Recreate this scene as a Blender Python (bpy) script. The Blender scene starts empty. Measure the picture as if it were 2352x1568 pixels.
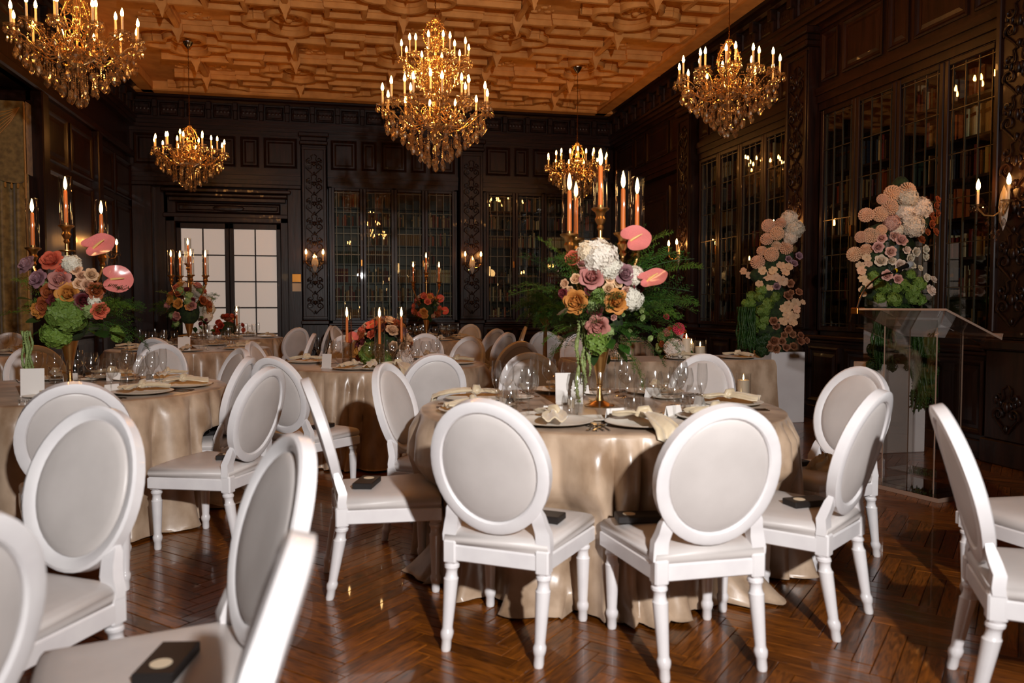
import bpy, bmesh, math, random
from math import sin, cos, pi, radians, sqrt, atan2
from mathutils import Vector, Matrix, noise
random.seed(7)
C = bpy.context.scene.collection
SC = bpy.context.scene

# ------------------------------------------------------------------ camera
YAW, PITCH, EYE = 12.06, 2.63, 1.28
cam_d = bpy.data.cameras.new('camera'); cam = bpy.data.objects.new('camera', cam_d); C.objects.link(cam)
cam.location = (0, 0, EYE); cam.rotation_euler = (radians(90 - PITCH), 0, radians(-YAW))
cam_d.sensor_width = 36; cam_d.lens = 28.0; cam_d.clip_start = 0.05; cam_d.clip_end = 60
cam_d.dof.use_dof = True; cam_d.dof.focus_distance = 7.0; cam_d.dof.aperture_fstop = 2.6
SC.camera = cam
# ------------------------------------------------------------------ world, flash, exposure
w = bpy.data.worlds.new('world'); SC.world = w; w.use_nodes = True
w.node_tree.nodes['Background'].inputs[0].default_value = (1.0, 0.86, 0.74, 1)
w.node_tree.nodes['Background'].inputs[1].default_value = 0.045
SS, CC = sin(radians(YAW)), cos(radians(YAW))
def rm(d, l):                       # depth along the view, offset to the right -> room x, y
    return (d * SS + l * CC, d * CC - l * SS)
fl = bpy.data.lights.new('photographers_flash', 'SPOT'); flo = bpy.data.objects.new('photographers_flash', fl); C.objects.link(flo)
fx, fy = rm(-1.2, 1.05); flo.location = (fx, fy, 2.42)
tx, ty = rm(8.0, -0.5)
flo.rotation_euler = (Vector((tx, ty, 2.5)) - flo.location).to_track_quat('-Z', 'Y').to_euler()
fl.energy = 1230; fl.color = (1.0, 0.97, 0.955); fl.spot_size = radians(108); fl.spot_blend = 1.0; fl.shadow_soft_size = 0.06
SC.view_settings.view_transform = 'Standard'; SC.view_settings.look = 'None'
SC.view_settings.gamma = 1.0; SC.view_settings.use_curve_mapping = False
SC.view_settings.exposure = 0.0
cy = SC.cycles
cy.max_bounces = 6; cy.diffuse_bounces = 2; cy.glossy_bounces = 3; cy.transmission_bounces = 4; cy.transparent_max_bounces = 18
cy.use_adaptive_sampling = True; cy.adaptive_threshold = 0.05
cy.caustics_reflective = False; cy.caustics_refractive = False; cy.sample_clamp_indirect = 3.0; cy.sample_clamp_direct = 0
cy.blur_glossy = 0.5

# ------------------------------------------------------------------ helpers
def tag(o, label=None, cat=None, group=None, kind=None):
    if label: o['label'] = label
    if cat: o['category'] = cat
    if group: o['group'] = group
    if kind: o['kind'] = kind
    return o
def empty(name, loc=(0, 0, 0), rz=0.0, parent=None):
    o = bpy.data.objects.new(name, None); C.objects.link(o); o.empty_display_size = 0.05
    o.location = loc; o.rotation_euler = (0, 0, rz)
    if parent: o.parent = parent
    return o
class MB:
    def __init__(s): s.v = []; s.f = []
    def add(s, vs, fs, M=None):
        n = len(s.v)
        if M is not None: vs = [tuple(M @ Vector(p)) for p in vs]
        s.v.extend(vs); s.f.extend([tuple(i + n for i in f) for f in fs]); return s
    def box(s, a, b, M=None):
        (x0, y0, z0), (x1, y1, z1) = a, b
        return s.add([(x0,y0,z0),(x1,y0,z0),(x1,y1,z0),(x0,y1,z0),(x0,y0,z1),(x1,y0,z1),(x1,y1,z1),(x0,y1,z1)],
                     [(0,3,2,1),(4,5,6,7),(0,1,5,4),(1,2,6,5),(2,3,7,6),(3,0,4,7)], M)
    def bbox(s, a, b, c=0.01, M=None):        # box with chamfered edges
        (x0, y0, z0), (x1, y1, z1) = a, b
        c = min(c, (x1-x0)*.45, (y1-y0)*.45, (z1-z0)*.45)
        vs = []
        for x, sx in ((x0, 1), (x1, -1)):
            for y, sy in ((y0, 1), (y1, -1)):
                for z, sz in ((z0, 1), (z1, -1)):
                    vs += [(x, y+sy*c, z+sz*c), (x+sx*c, y, z+sz*c), (x+sx*c, y+sy*c, z)]
        def I(i, j, k, a): return ((i*2+j)*2+k)*3+a
        fs = []
        for i in (0, 1):
            q = [I(i,0,0,0), I(i,1,0,0), I(i,1,1,0), I(i,0,1,0)]; fs.append(q if i else q[::-1])
            q = [I(0,i,0,1), I(1,i,0,1), I(1,i,1,1), I(0,i,1,1)]; fs.append(q if not i else q[::-1])
            q = [I(0,0,i,2), I(1,0,i,2), I(1,1,i,2), I(0,1,i,2)]; fs.append(q if i else q[::-1])
        for i in (0, 1):
            for j in (0, 1):
                fs.append((I(i,j,0,0), I(i,j,1,0), I(i,j,1,1), I(i,j,0,1)))
                fs.append((I(i,0,j,0), I(i,1,j,0), I(i,1,j,2), I(i,0,j,2)))
                fs.append((I(0,i,j,1), I(1,i,j,1), I(1,i,j,2), I(0,i,j,2)))
                for k in (0, 1): fs.append((I(i,j,k,0), I(i,j,k,1), I(i,j,k,2)))
        return s.add(vs, fs, M)
    def lathe(s, prof, n=16, M=None, cap=True):   # prof: [(r, z)] bottom to top
        vs, fs = [], []
        for r, z in prof:
            for k in range(n):
                a = 2*pi*k/n; vs.append((r*cos(a), r*sin(a), z))
        for i in range(len(prof)-1):
            for k in range(n):
                k2 = (k+1) % n; fs.append((i*n+k, i*n+k2, (i+1)*n+k2, (i+1)*n+k))
        if cap:
            if prof[0][0] > 1e-4: fs.append(tuple(range(n))[::-1])
            if prof[-1][0] > 1e-4: fs.append(tuple((len(prof)-1)*n+k for k in range(n)))
        return s.add(vs, fs, M)
    def tube(s, pts, r, n=8, M=None, cap=True, closed=False):
        P = [Vector(p) for p in pts]; m = len(P); rs = r if isinstance(r, (list, tuple)) else [r]*m
        vs, fs = [], []
        t0 = (P[1]-P[0]).normalized()
        up = Vector((0, 0, 1)) if abs(t0.z) < .9 else Vector((1, 0, 0))
        nrm = t0.cross(up).normalized()
        for i in range(m):
            if closed: t = (P[(i+1) % m]-P[i-1])
            else: t = P[min(i+1, m-1)]-P[max(i-1, 0)]
            if t.length < 1e-9: t = t0
            t.normalize(); nrm = (nrm - t*nrm.dot(t))
            if nrm.length < 1e-6: nrm = t.orthogonal()
            nrm.normalize(); bn = t.cross(nrm)
            for k in range(n):
                a = 2*pi*k/n; vs.append(tuple(P[i]+(nrm*cos(a)+bn*sin(a))*rs[i]))
        L = m if closed else m-1
        for i in range(L):
            for k in range(n):
                k2 = (k+1) % n; i2 = (i+1) % m
                fs.append((i*n+k, i*n+k2, i2*n+k2, i2*n+k))
        if cap and not closed:
            fs.append(tuple(range(n))[::-1]); fs.append(tuple((m-1)*n+k for k in range(n)))
        return s.add(vs, fs, M)
    def loft(s, rings, closed=True, cap=True, loop=False, M=None):
        n = len(rings[0]); vs = [tuple(p) for r in rings for p in r]; fs = []
        m = len(rings)
        for i in range(m if loop else m-1):
            i2 = (i+1) % m
            for k in range(n if closed else n-1):
                k2 = (k+1) % n; fs.append((i*n+k, i*n+k2, i2*n+k2, i2*n+k))
        if cap and closed and not loop:
            fs.append(tuple(range(n))[::-1]); fs.append(tuple((m-1)*n+k for k in range(n)))
        return s.add(vs, fs, M)
    def sphere(s, c, r, n=10, m=7, M=None):
        rx, ry, rz = r if isinstance(r, (tuple, list)) else (r, r, r)
        T = Matrix.Translation(c) @ Matrix.Diagonal((rx, ry, rz, 1))
        if M is not None: T = M @ T
        return s.lathe([(max(sin(pi*i/m), 1e-5), -cos(pi*i/m)) for i in range(m+1)], n, T, cap=False)
    def prism(s, poly, z0, z1, M=None):
        n = len(poly)
        return s.add([(x, y, z0) for x, y in poly]+[(x, y, z1) for x, y in poly],
                     [tuple(range(n))[::-1], tuple(range(n, 2*n))]+[(k, (k+1) % n, n+(k+1) % n, n+k) for k in range(n)], M)
    def mesh(s, name, mat=None, smooth=True, ang=40):
        me = bpy.data.meshes.new(name); me.from_pydata(s.v, [], s.f)
        me.validate(clean_customdata=False)
        if mat: me.materials.append(mat)
        if smooth:
            me.polygons.foreach_set('use_smooth', [True]*len(me.polygons))
            if ang: me.set_sharp_from_angle(angle=radians(ang))
        return me
    def obj(s, name, mat=None, parent=None, smooth=True, ang=40, loc=None):
        return ob(name, s.mesh(name, mat, smooth, ang), parent, loc)
def ob(name, me, parent=None, loc=None, rot=None, scale=None, color=None):
    o = bpy.data.objects.new(name, me); C.objects.link(o)
    if parent: o.parent = parent
    if loc: o.location = loc
    if rot: o.rotation_euler = rot
    if scale is not None: o.scale = scale if isinstance(scale, (tuple, list)) else (scale,)*3
    if color: o.color = (*color, 1)
    return o
_kids = {}
def copy_tree(o, parent=None, loc=None, rz=None):
    c = o.copy(); C.objects.link(c); c.parent = parent
    if loc is not None: c.location = loc
    if rz is not None: c.rotation_euler = (0, 0, rz)
    for ch in o.children: copy_tree(ch, c)
    return c
def Rz(a): return Matrix.Rotation(a, 4, 'Z')
def Rx(a): return Matrix.Rotation(a, 4, 'X')
def Ry(a): return Matrix.Rotation(a, 4, 'Y')
def T(*p): return Matrix.Translation(p)
def frame_to(d, up=Vector((0, 0, 1))):     # matrix whose local +Z points along d
    return Vector(d).to_track_quat('Z', 'Y').to_matrix().to_4x4()
def lin(r, g, b):
    f = lambda c: (c/255/12.92) if c <= 10 else ((c/255+.055)/1.055)**2.4
    return (f(r), f(g), f(b))
def jit(c, a=.12):
    k = 1+random.uniform(-a, a); return tuple(min(1, max(0, x*k*(1+random.uniform(-a, a)*.4))) for x in c)
# ------------------------------------------------------------------ materials
def mat(name, col=(.5,.5,.5), rough=.5, metal=0.0, sheen=0.0, coat=0.0, emit=None, estr=0.0, spec=.5, aniso=0.0, trans=0.0):
    m = bpy.data.materials.new(name); m.use_nodes = True
    b = m.node_tree.nodes['Principled BSDF']; i = b.inputs
    i['Base Color'].default_value = (*col, 1); i['Roughness'].default_value = rough; i['Metallic'].default_value = metal
    i['Sheen Weight'].default_value = sheen; i['Coat Weight'].default_value = coat; i['Specular IOR Level'].default_value = spec
    i['Anisotropic'].default_value = aniso
    if emit: i['Emission Color'].default_value = (*emit, 1); i['Emission Strength'].default_value = estr
    return m
def nodes(m): return m.node_tree.nodes, m.node_tree.links, m.node_tree.nodes['Principled BSDF']
def noise_col(m, c1, c2, scale=6.0, detail=4.0, stretch=(1,1,1), coord='Object', lo=.35, hi=.65, bump=0.0, rough=None, dist=0.0):
    N, L, b = nodes(m)
    tc = N.new('ShaderNodeTexCoord'); mp = N.new('ShaderNodeMapping'); mp.inputs['Scale'].default_value = stretch
    nz = N.new('ShaderNodeTexNoise'); nz.inputs['Scale'].default_value = scale; nz.inputs['Detail'].default_value = detail
    nz.inputs['Distortion'].default_value = dist
    cr = N.new('ShaderNodeValToRGB'); cr.color_ramp.elements[0].position = lo; cr.color_ramp.elements[1].position = hi
    cr.color_ramp.elements[0].color = (*c1, 1); cr.color_ramp.elements[1].color = (*c2, 1)
    L.new(tc.outputs[coord], mp.inputs[0]); L.new(mp.outputs[0], nz.inputs['Vector']); L.new(nz.outputs[0], cr.inputs[0])
    L.new(cr.outputs[0], b.inputs['Base Color'])
    if bump:
        bp = N.new('ShaderNodeBump'); bp.inputs['Strength'].default_value = bump; bp.inputs['Distance'].default_value = .01
        L.new(nz.outputs[0], bp.inputs['Height']); L.new(bp.outputs[0], b.inputs['Normal'])
    if rough:
        mr = N.new('ShaderNodeMapRange'); mr.inputs[3].default_value, mr.inputs[4].default_value = rough
        L.new(nz.outputs[0], mr.inputs[0]); L.new(mr.outputs[0], b.inputs['Roughness'])
    return nz
def objcol(m, var=.0, trans=0.0):         # base colour from the object's own colour
    N, L, b = nodes(m); oi = N.new('ShaderNodeObjectInfo')
    if var:
        nz = N.new('ShaderNodeTexNoise'); nz.inputs['Scale'].default_value = 22; nz.inputs['Detail'].default_value = 3
        tc = N.new('ShaderNodeTexCoord'); L.new(tc.outputs['Object'], nz.inputs['Vector'])
        mr = N.new('ShaderNodeMapRange'); mr.inputs[1].default_value = .3; mr.inputs[2].default_value = .7
        mr.inputs[3].default_value, mr.inputs[4].default_value = 1-var, 1+var
        mx = N.new('ShaderNodeVectorMath'); mx.operation = 'SCALE'
        L.new(nz.outputs[0], mr.inputs[0]); L.new(oi.outputs['Color'], mx.inputs[0]); L.new(mr.outputs[0], mx.inputs['Scale'])
        src = mx.outputs[0]
    else: src = oi.outputs['Color']
    L.new(src, b.inputs['Base Color'])
    if trans:
        tr = N.new('ShaderNodeBsdfTranslucent'); ms = N.new('ShaderNodeMixShader'); ms.inputs[0].default_value = trans
        L.new(src, tr.inputs[0]); L.new(b.outputs[0], ms.inputs[1]); L.new(tr.outputs[0], ms.inputs[2])
        L.new(ms.outputs[0], N['Material Output'].inputs[0])
    return m
def thin_glass(name, tint=(1,1,1), rough=0.0, refl=1.0, base=.02, ior=1.45, power=3.0):  # thin sheet: clear with a Fresnel reflection
    m = bpy.data.materials.new(name); m.use_nodes = True; N, L = m.node_tree.nodes, m.node_tree.links
    N.remove(N['Principled BSDF'])
    fr = N.new('ShaderNodeLayerWeight'); fr.inputs[0].default_value = .5
    pw = N.new('ShaderNodeMath'); pw.operation = 'POWER'; pw.inputs[1].default_value = power
    ma = N.new('ShaderNodeMath'); ma.operation = 'MULTIPLY_ADD'; ma.inputs[1].default_value = refl*.8; ma.inputs[2].default_value = base+.035; ma.use_clamp = True
    tr = N.new('ShaderNodeBsdfTransparent'); tr.inputs[0].default_value = (*tint, 1)
    gl = N.new('ShaderNodeBsdfGlossy'); gl.inputs['Roughness'].default_value = rough
    ms = N.new('ShaderNodeMixShader')
    L.new(fr.outputs['Facing'], pw.inputs[0]); L.new(pw.outputs[0], ma.inputs[0]); L.new(ma.outputs[0], ms.inputs[0]); L.new(tr.outputs[0], ms.inputs[1]); L.new(gl.outputs[0], ms.inputs[2])
    L.new(ms.outputs[0], N['Material Output'].inputs[0]); return m
def emis(name, col, s):
    m = bpy.data.materials.new(name); m.use_nodes = True; N, L = m.node_tree.nodes, m.node_tree.links
    N.remove(N['Principled BSDF']); e = N.new('ShaderNodeEmission'); e.inputs[0].default_value = (*col, 1); e.inputs[1].default_value = s
    L.new(e.outputs[0], N['Material Output'].inputs[0]); return m
M = {}
M['wood'] = mat('dark_wood', rough=.36, coat=.06, spec=.3)
noise_col(M['wood'], lin(22, 9, 5), lin(42, 20, 11), scale=3.5, stretch=(6, 6, .7), bump=.15)
M['wood_h'] = mat('dark_wood_rail', rough=.36, coat=.06, spec=.3)
noise_col(M['wood_h'], lin(24, 10, 6), lin(44, 21, 12), scale=3.5, stretch=(.7, .7, 6), bump=.15)
M['carved'] = mat('carved_dark_wood', rough=.4, coat=.05, spec=.3)
noise_col(M['carved'], lin(20, 9, 5), lin(42, 21, 12), scale=14, bump=.3)
M['plaster'] = mat('ceiling_plaster', rough=.75)
noise_col(M['plaster'], lin(200, 138, 70), lin(222, 160, 88), scale=5, bump=.06)
M['paint'] = mat('white_lacquer', rough=.3, coat=.3)
noise_col(M['paint'], lin(238, 234, 235), lin(246, 243, 243), scale=9)
M['leather'] = mat('pale_vinyl', rough=.42)
noise_col(M['leather'], lin(206, 199, 195), lin(218, 211, 207), scale=5, bump=.05)
M['black'] = mat('black_card', lin(26, 20, 18), rough=.55)
M['sticker'] = mat('cream_round_label', lin(232, 214, 184), rough=.6)
M['gold'] = mat('brass_gold', lin(206, 160, 98), rough=.32, metal=1)
M['darkgold'] = mat('aged_brass', lin(150, 100, 45), rough=.3, metal=1)
M['chrome'] = mat('polished_steel', lin(200, 195, 188), rough=.15, metal=1)
M['glass'] = thin_glass('clear_glass', (.97, .965, .955), rough=.08, refl=.7, base=.06, power=2.0)
M['hurricane'] = thin_glass('hurricane_glass', (.97, .94, .89), rough=.04, refl=.9, base=.10, power=1.6)
M['pane'] = thin_glass('leaded_pane', (.86, .88, .84), refl=1.0, base=.015)
M['acrylic'] = thin_glass('clear_acrylic', (.94, .93, .915), rough=.02, refl=1.1, base=.05, power=2.2)
M['lead'] = mat('lead_came', lin(86, 80, 66), rough=.4, metal=.85)
M['amber'] = thin_glass('amber_crystal', (1.0, .95, .86), refl=1.3, base=.27, ior=1.6)
N_, L_ = M['amber'].node_tree.nodes, M['amber'].node_tree.links
for n_ in N_:
    if n_.type == 'BSDF_GLOSSY': n_.inputs['Color'].default_value = (1, .93, .8, 1); n_.inputs['Roughness'].default_value = .13
M['crystal'] = thin_glass('clear_crystal', (.95, .93, .9), refl=1.6, base=.16, ior=1.6)
M['bulb'] = emis('warm_bulb', (1.0, .42, .10), 115)
M['flame'] = emis('candle_flame', (1.0, .62, .25), 26)
M['coral_wax'] = mat('coral_taper_wax', lin(255, 142, 66), rough=.45)
M['coral_wax'].node_tree.nodes['Principled BSDF'].inputs['Subsurface Weight'].default_value = .25
M['coral_wax'].node_tree.nodes['Principled BSDF'].inputs['Subsurface Radius'].default_value = (.05, .02, .01)
M['ivory_wax'] = mat('ivory_wax', lin(226, 208, 182), rough=.5)
M['sleeve'] = mat('candle_sleeve', lin(236, 206, 160), rough=.5)
M['petal'] = objcol(mat('petal', rough=.6), .10, .18)
M['waxy'] = objcol(mat('waxy_spathe', rough=.22, coat=.3), .08, .08)
M['leaf'] = objcol(mat('leaf', rough=.5), .25, .25)
M['book'] = objcol(mat('book_cover', rough=.55), .18)
M['page'] = mat('book_page', lin(190, 170, 130), rough=.8)
M['porcelain'] = mat('ivory_porcelain', lin(246, 240, 228), rough=.42, spec=.3)
M['napkin'] = mat('satin_napkin', rough=.4, sheen=.4)
noise_col(M['napkin'], lin(206, 186, 152), lin(226, 208, 176), scale=18, bump=.1)
M['card'] = mat('white_card', lin(238, 232, 226), rough=.7)
M['velvet'] = mat('champagne_velvet', rough=.36, sheen=.12, spec=.8)
nz_ = noise_col(M['velvet'], lin(152, 124, 98), lin(204, 178, 152), scale=7, detail=6, stretch=(1, 1, .6), bump=.25, rough=(.22, .42))
M['velvet'].node_tree.nodes['Principled BSDF'].inputs['Sheen Roughness'].default_value = .35
M['velvet'].node_tree.nodes['Principled BSDF'].inputs['Sheen Tint'].default_value = (1, .9, .82, 1)
M['white_box'] = mat('white_plinth_paint', rough=.55)
noise_col(M['white_box'], lin(222, 214, 212), lin(232, 226, 224), scale=3)
M['drape'] = mat('gold_brocade', rough=.6, sheen=.3)
noise_col(M['drape'], lin(112, 88, 46), lin(150, 122, 68), scale=16, detail=3)
M['frost'] = mat('frosted_pane', lin(212, 200, 186), rough=.35)
M['plain_black'] = mat('black_metal', lin(18, 16, 16), rough=.35)
M['yellow'] = mat('yellow_band', lin(220, 180, 20), rough=.4)
M['foam'] = mat('grey_foam', lin(150, 148, 146), rough=.9)
# floor planks: colour by plank
def plank_mat(name, src):
    m = mat(name, rough=.28, coat=.35); N, L, b = nodes(m)
    if src == 'attr': a = N.new('ShaderNodeAttribute'); a.attribute_name = 'tone'; out = a.outputs['Fac']
    else: a = N.new('ShaderNodeObjectInfo'); out = a.outputs['Random']
    tc = N.new('ShaderNodeTexCoord')
    mp = N.new('ShaderNodeMapping'); mp.inputs['Scale'].default_value = (3, 26, 1)
    nz = N.new('ShaderNodeTexNoise'); nz.inputs['Scale'].default_value = 3; nz.inputs['Detail'].default_value = 5; nz.inputs['Distortion'].default_value = 1.2
    if src == 'attr':
        uv = N.new('ShaderNodeUVMap'); L.new(uv.outputs[0], mp.inputs[0])
    else: L.new(tc.outputs['Object'], mp.inputs[0])
    ofs = N.new('ShaderNodeVectorMath'); ofs.operation = 'ADD'; cmb = N.new('ShaderNodeCombineXYZ'); mu = N.new('ShaderNodeMath'); mu.operation = 'MULTIPLY'; mu.inputs[1].default_value = 37
    L.new(out, mu.inputs[0]); L.new(mu.outputs[0], cmb.inputs[0]); L.new(mu.outputs[0], cmb.inputs[1])
    L.new(mp.outputs[0], ofs.inputs[0]); L.new(cmb.outputs[0], ofs.inputs[1]); L.new(ofs.outputs[0], nz.inputs['Vector'])
    cr = N.new('ShaderNodeValToRGB'); e = cr.color_ramp.elements
    e[0].position = .3; e[0].color = (*lin(60, 27, 5), 1); e[1].position = .62; e[1].color = (*lin(140, 78, 20), 1)
    L.new(nz.outputs[0], cr.inputs[0])
    mr = N.new('ShaderNodeMapRange'); mr.inputs[3].default_value = .55; mr.inputs[4].default_value = 1.25; L.new(out, mr.inputs[0])
    sc = N.new('ShaderNodeVectorMath'); sc.operation = 'SCALE'; L.new(cr.outputs[0], sc.inputs[0]); L.new(mr.outputs[0], sc.inputs['Scale'])
    L.new(sc.outputs[0], b.inputs['Base Color'])
    bp = N.new('ShaderNodeBump'); bp.inputs['Strength'].default_value = .08; bp.inputs['Distance'].default_value = .004
    L.new(nz.outputs[0], bp.inputs['Height']); L.new(bp.outputs[0], b.inputs['Normal'])
    return m
M['plank'] = plank_mat('oak_plank', 'obj'); M['planks'] = plank_mat('oak_planks', 'attr')
# ------------------------------------------------------------------ floor: herringbone oak
X0, X1, Y0, Y1, ZC = -3.6, 5.3, -1.6, 15.2, 5.1
floor = empty('floor'); floor['kind'] = 'structure'
sub = MB().box((-7.2, Y0, -.08), (X1+.3, Y1+.3, -.016)); sub.obj('subfloor', M['carved'], floor, smooth=False)
PW, PA = .072, 6; PL = PW*PA
def cam_px(p):
    d = p[0]*SS+p[1]*CC; l = p[0]*CC-p[1]*SS; h = p[2]-EYE
    cp, sp = cos(radians(PITCH)), sin(radians(PITCH))
    dd = d*cp-h*sp; uu = h*cp+d*sp
    if dd < .2: return None
    return (1176+1829.3*l/dd, 784-1829.3*uu/dd, dd)
planks = []
r2 = sqrt(.5)
for i in range(-260, 261):
    for m in range(-24, 25):
        for kind in (0, 1):
            if kind == 0: cx, cyy = i*PW+2*PL*m+PL/2, i*PW+PW/2
            else: cx, cyy = i*PW+2*PL*m+PW/2, (i+1)*PW+PL/2
            x, y = (cx-cyy)*r2, (cx+cyy)*r2
            if (X0-.15 < x < X1+.1 or (x <= X0 and x > -7 and y < 10.8)) and 0.6 < y < Y1+.1:
                planks.append((x, y, pi/4 if kind == 0 else 3*pi/4))
vis = []
for k, (x, y, a) in enumerate(planks):
    p = cam_px((x, y, 0))
    if p and -60 < p[0] < 2412 and p[1] < 1600: vis.append((p[2], k))
vis.sort(); near = set(k for _, k in vis[:300])
g = .0012
pmesh = MB().bbox((-PL/2+g, -PW/2+g, -.016), (PL/2-g, PW/2-g, 0), .0018).mesh('plank', M['plank'], smooth=False)
rest = MB(); uvs = []; tones = []
for k, (x, y, a) in enumerate(planks):
    if k in near:
        ob('plank', pmesh, floor, (x, y, random.uniform(-.0006, .0006)), (0, 0, a))
    else:
        t = random.random(); Mx = T(x, y, 0) @ Rz(a); hl, hw = PL/2-g, PW/2-g
        n0 = len(rest.f)
        rest.add([(-hl,-hw,0),(hl,-hw,0),(hl,hw,0),(-hl,hw,0),(-hl,-hw,-.012),(hl,-hw,-.012),(hl,hw,-.012),(-hl,hw,-.012)],
                 [(0,1,2,3),(0,4,5,1),(1,5,6,2),(2,6,7,3),(3,7,4,0)], Mx)
        loc = [(-hl,-hw),(hl,-hw),(hl,hw),(-hl,hw),(-hl,-hw),(hl,-hw),(hl,hw),(-hl,hw)]
        for f in rest.f[n0:]:
            tones.append(t); uvs.extend([loc[j-(len(rest.v)-8)] for j in f])
me = bpy.data.meshes.new('far_planks'); me.from_pydata(rest.v, [], rest.f); me.materials.append(M['planks'])
at = me.attributes.new('tone', 'FLOAT', 'FACE'); at.data.foreach_set('value', tones)
uvl = me.uv_layers.new(name='UVMap'); uvl.data.foreach_set('uv', [c for uv in uvs for c in uv])
ob('far_planks', me, floor)['kind'] = 'stuff'

# ------------------------------------------------------------------ ceiling: plaster strapwork
ceil = empty('ceiling'); ceil['kind'] = 'structure'
MB().box((X0-.1, Y0, ZC), (X1+.2, Y1+.3, ZC+.1)).obj('ceiling_slab', M['plaster'], ceil, smooth=False)
def rib(mb, pts, wd, dp, closed=False):       # moulded strap hanging below the slab along a path
    P = [Vector((x, y, 0)) for x, y in pts]; m = len(P); rings = []
    prof = [(-wd/2, 0), (-wd/2, -dp*.45), (-wd*.36, -dp*.5), (-wd*.36, -dp*.85), (-wd*.24, -dp), (wd*.24, -dp), (wd*.36, -dp*.85), (wd*.36, -dp*.5), (wd/2, -dp*.45), (wd/2, 0)]
    for i in range(m):
        if closed: t = P[(i+1) % m]-P[i-1]; k = 1
        else:
            a, b = P[max(i-1, 0)], P[min(i+1, m-1)]; t = b-a; k = 1
            if 0 < i < m-1:
                t1 = (P[i]-a).normalized(); t2 = (b-P[i]).normalized(); k = 1/max(.5, sqrt(max(.1, (1+t1.dot(t2))/2))); t = t1+t2
        t.normalize(); n = Vector((t.y, -t.x, 0))
        rings.append([P[i]+n*(u*k)+Vector((0, 0, z)) for u, z in prof])
    mb.loft(rings, closed=False, cap=False, loop=closed)
def arc(cx, cy_, r, a0, a1, n=12): return [(cx+r*cos(radians(a0+(a1-a0)*k/n)), cy_+r*sin(radians(a0+(a1-a0)*k/n))) for k in range(n+1)]
TX, TY = 1.47, 2.37
tile = MB()
def semi(cx, cy_, r, a0, a1, n=10): return [(cx+r*cos(radians(a0+(a1-a0)*k/n)), cy_+r*sin(radians(a0+(a1-a0)*k/n))) for k in range(n+1)]
quat = semi(0, -.17, .27, 180, 360)+[(.42, -.17)]+semi(.42, 0, .15, -88, 88, 8)+[(.42, .17)]+semi(0, .17, .27, 0, 180)+[(-.42, .17)]+semi(-.42, 0, .15, 92, 268, 8)+[(-.42, -.17)]
rib(tile, quat, .10, .13, True)
rib(tile, [(x*.55, y*.55) for x, y in semi(0, 0, .36, 0, 360, 24)[:-1]], .05, .05, True)
tile.lathe([(.001, -.09), (.03, -.085), (.05, -.06), (.035, -.04), (.08, -.02), (.11, 0)], 12, cap=False)
for k in range(8): tile.sphere((.09*cos(k*pi/4), .09*sin(k*pi/4), -.02), (.03, .03, .022), 6, 4)
for s in (-1, 1):
    rib(tile, [(0, s*.47), (0, s*(TY/2))], .11, .12)
    rib(tile, [(s*.06, .70), (s*.49, .70)], .11, .13); rib(tile, [(s*.06, -.70), (s*.49, -.70)], .11, .13)
    rib(tile, [(s*.60, 0), (s*1.41, 0)] if s > 0 else [(-.60, 0), (-.735, 0)], .10, .12)
    tile.lathe([(.001, -.30), (.03, -.25), (.035, -.22), (.09, -.15), (.095, -.12), (.095, 0)], 4, T(0, s*.70, 0) @ Rz(pi/4), cap=False)
    rect = [(.50, s*.5925-.17), (.97, s*.5925-.17), (.97, s*.5925+.17), (.50, s*.5925+.17)]
    rib(tile, [((.735, rect[0][1])), rect[1], rect[2], rect[3], rect[0], (.735, rect[0][1])], .10, .13)
    rib(tile, [(.735, s*.5925-.09), (.89, s*.5925-.09), (.89, s*.5925+.09), (.58, s*.5925+.09), (.58, s*.5925-.09), (.735, s*.5925-.09)], .05, .06)
    for q in (-1, 1):
        for (ex, ey) in ((.25, .56), (.36, .44), (.2, .86), (.38, .88), (.14, .56), (.3, 1.02), (.12, 1.0)):
            tile.sphere((s*ex, q*ey, -.004), (.055, .03, .024), 6, 4); tile.sphere((s*(ex+.05), q*(ey+.04), -.004), (.025, .04, .02), 6, 4)
tmesh = tile.mesh('strapwork', M['plaster'], ang=35)
for i in range(-2, 3):
    for j in range(-1, 7):
        x = .82+TX*i; y = 12.3+(TY/2 if i % 2 else 0)+TY*(1-j)
        if -.5 < y < Y1-.4: ob('strapwork_panel', tmesh, ceil, (x, y, ZC))
eb = MB()
for (a, b) in (((X0, Y1-.52, ZC-.17), (X1, Y1-.28, ZC)), ((X1-.52, Y0, ZC-.17), (X1-.28, Y1-.3, ZC)), ((X0+.28, Y0, ZC-.17), (X0+.5, Y1-.3, ZC))): eb.bbox(a, b, .02)
eb.obj('plaster_border', M['plaster'], ceil)

# ------------------------------------------------------------------ panelled walls
def raised(mb, u0, u1, z0, z1, d, fw=.05, field=.012):   # moulded frame around a field, front at depth d (negative = proud)
    a = [(u0, z0), (u1, z0), (u1, z1), (u0, z1)]
    def q(i, dd): return [(u0+i, dd, z0+i), (u1-i, dd, z0+i), (u1-i, dd, z1-i), (u0+i, dd, z1-i)]
    rings = [q(0, d+.01), q(0, d-.02), q(fw*.35, d-.028), q(fw*.7, d-.016), q(fw, d-.002), q(fw*1.5, d-.002), q(fw*2.2, d-.002-field)]
    mb.loft(rings, closed=True, cap=False); n = len(mb.v); mb.f.append((n-4, n-3, n-2, n-1))
def spiral(cx, cz, r0, turns, sgn, a0, n=22):
    return [(cx+sgn*r0*(1-.8*k/n)*cos(a0+turns*2*pi*k/n), cz+r0*(1-.8*k/n)*sin(a0+turns*2*pi*k/n)) for k in range(n+1)]
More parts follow.
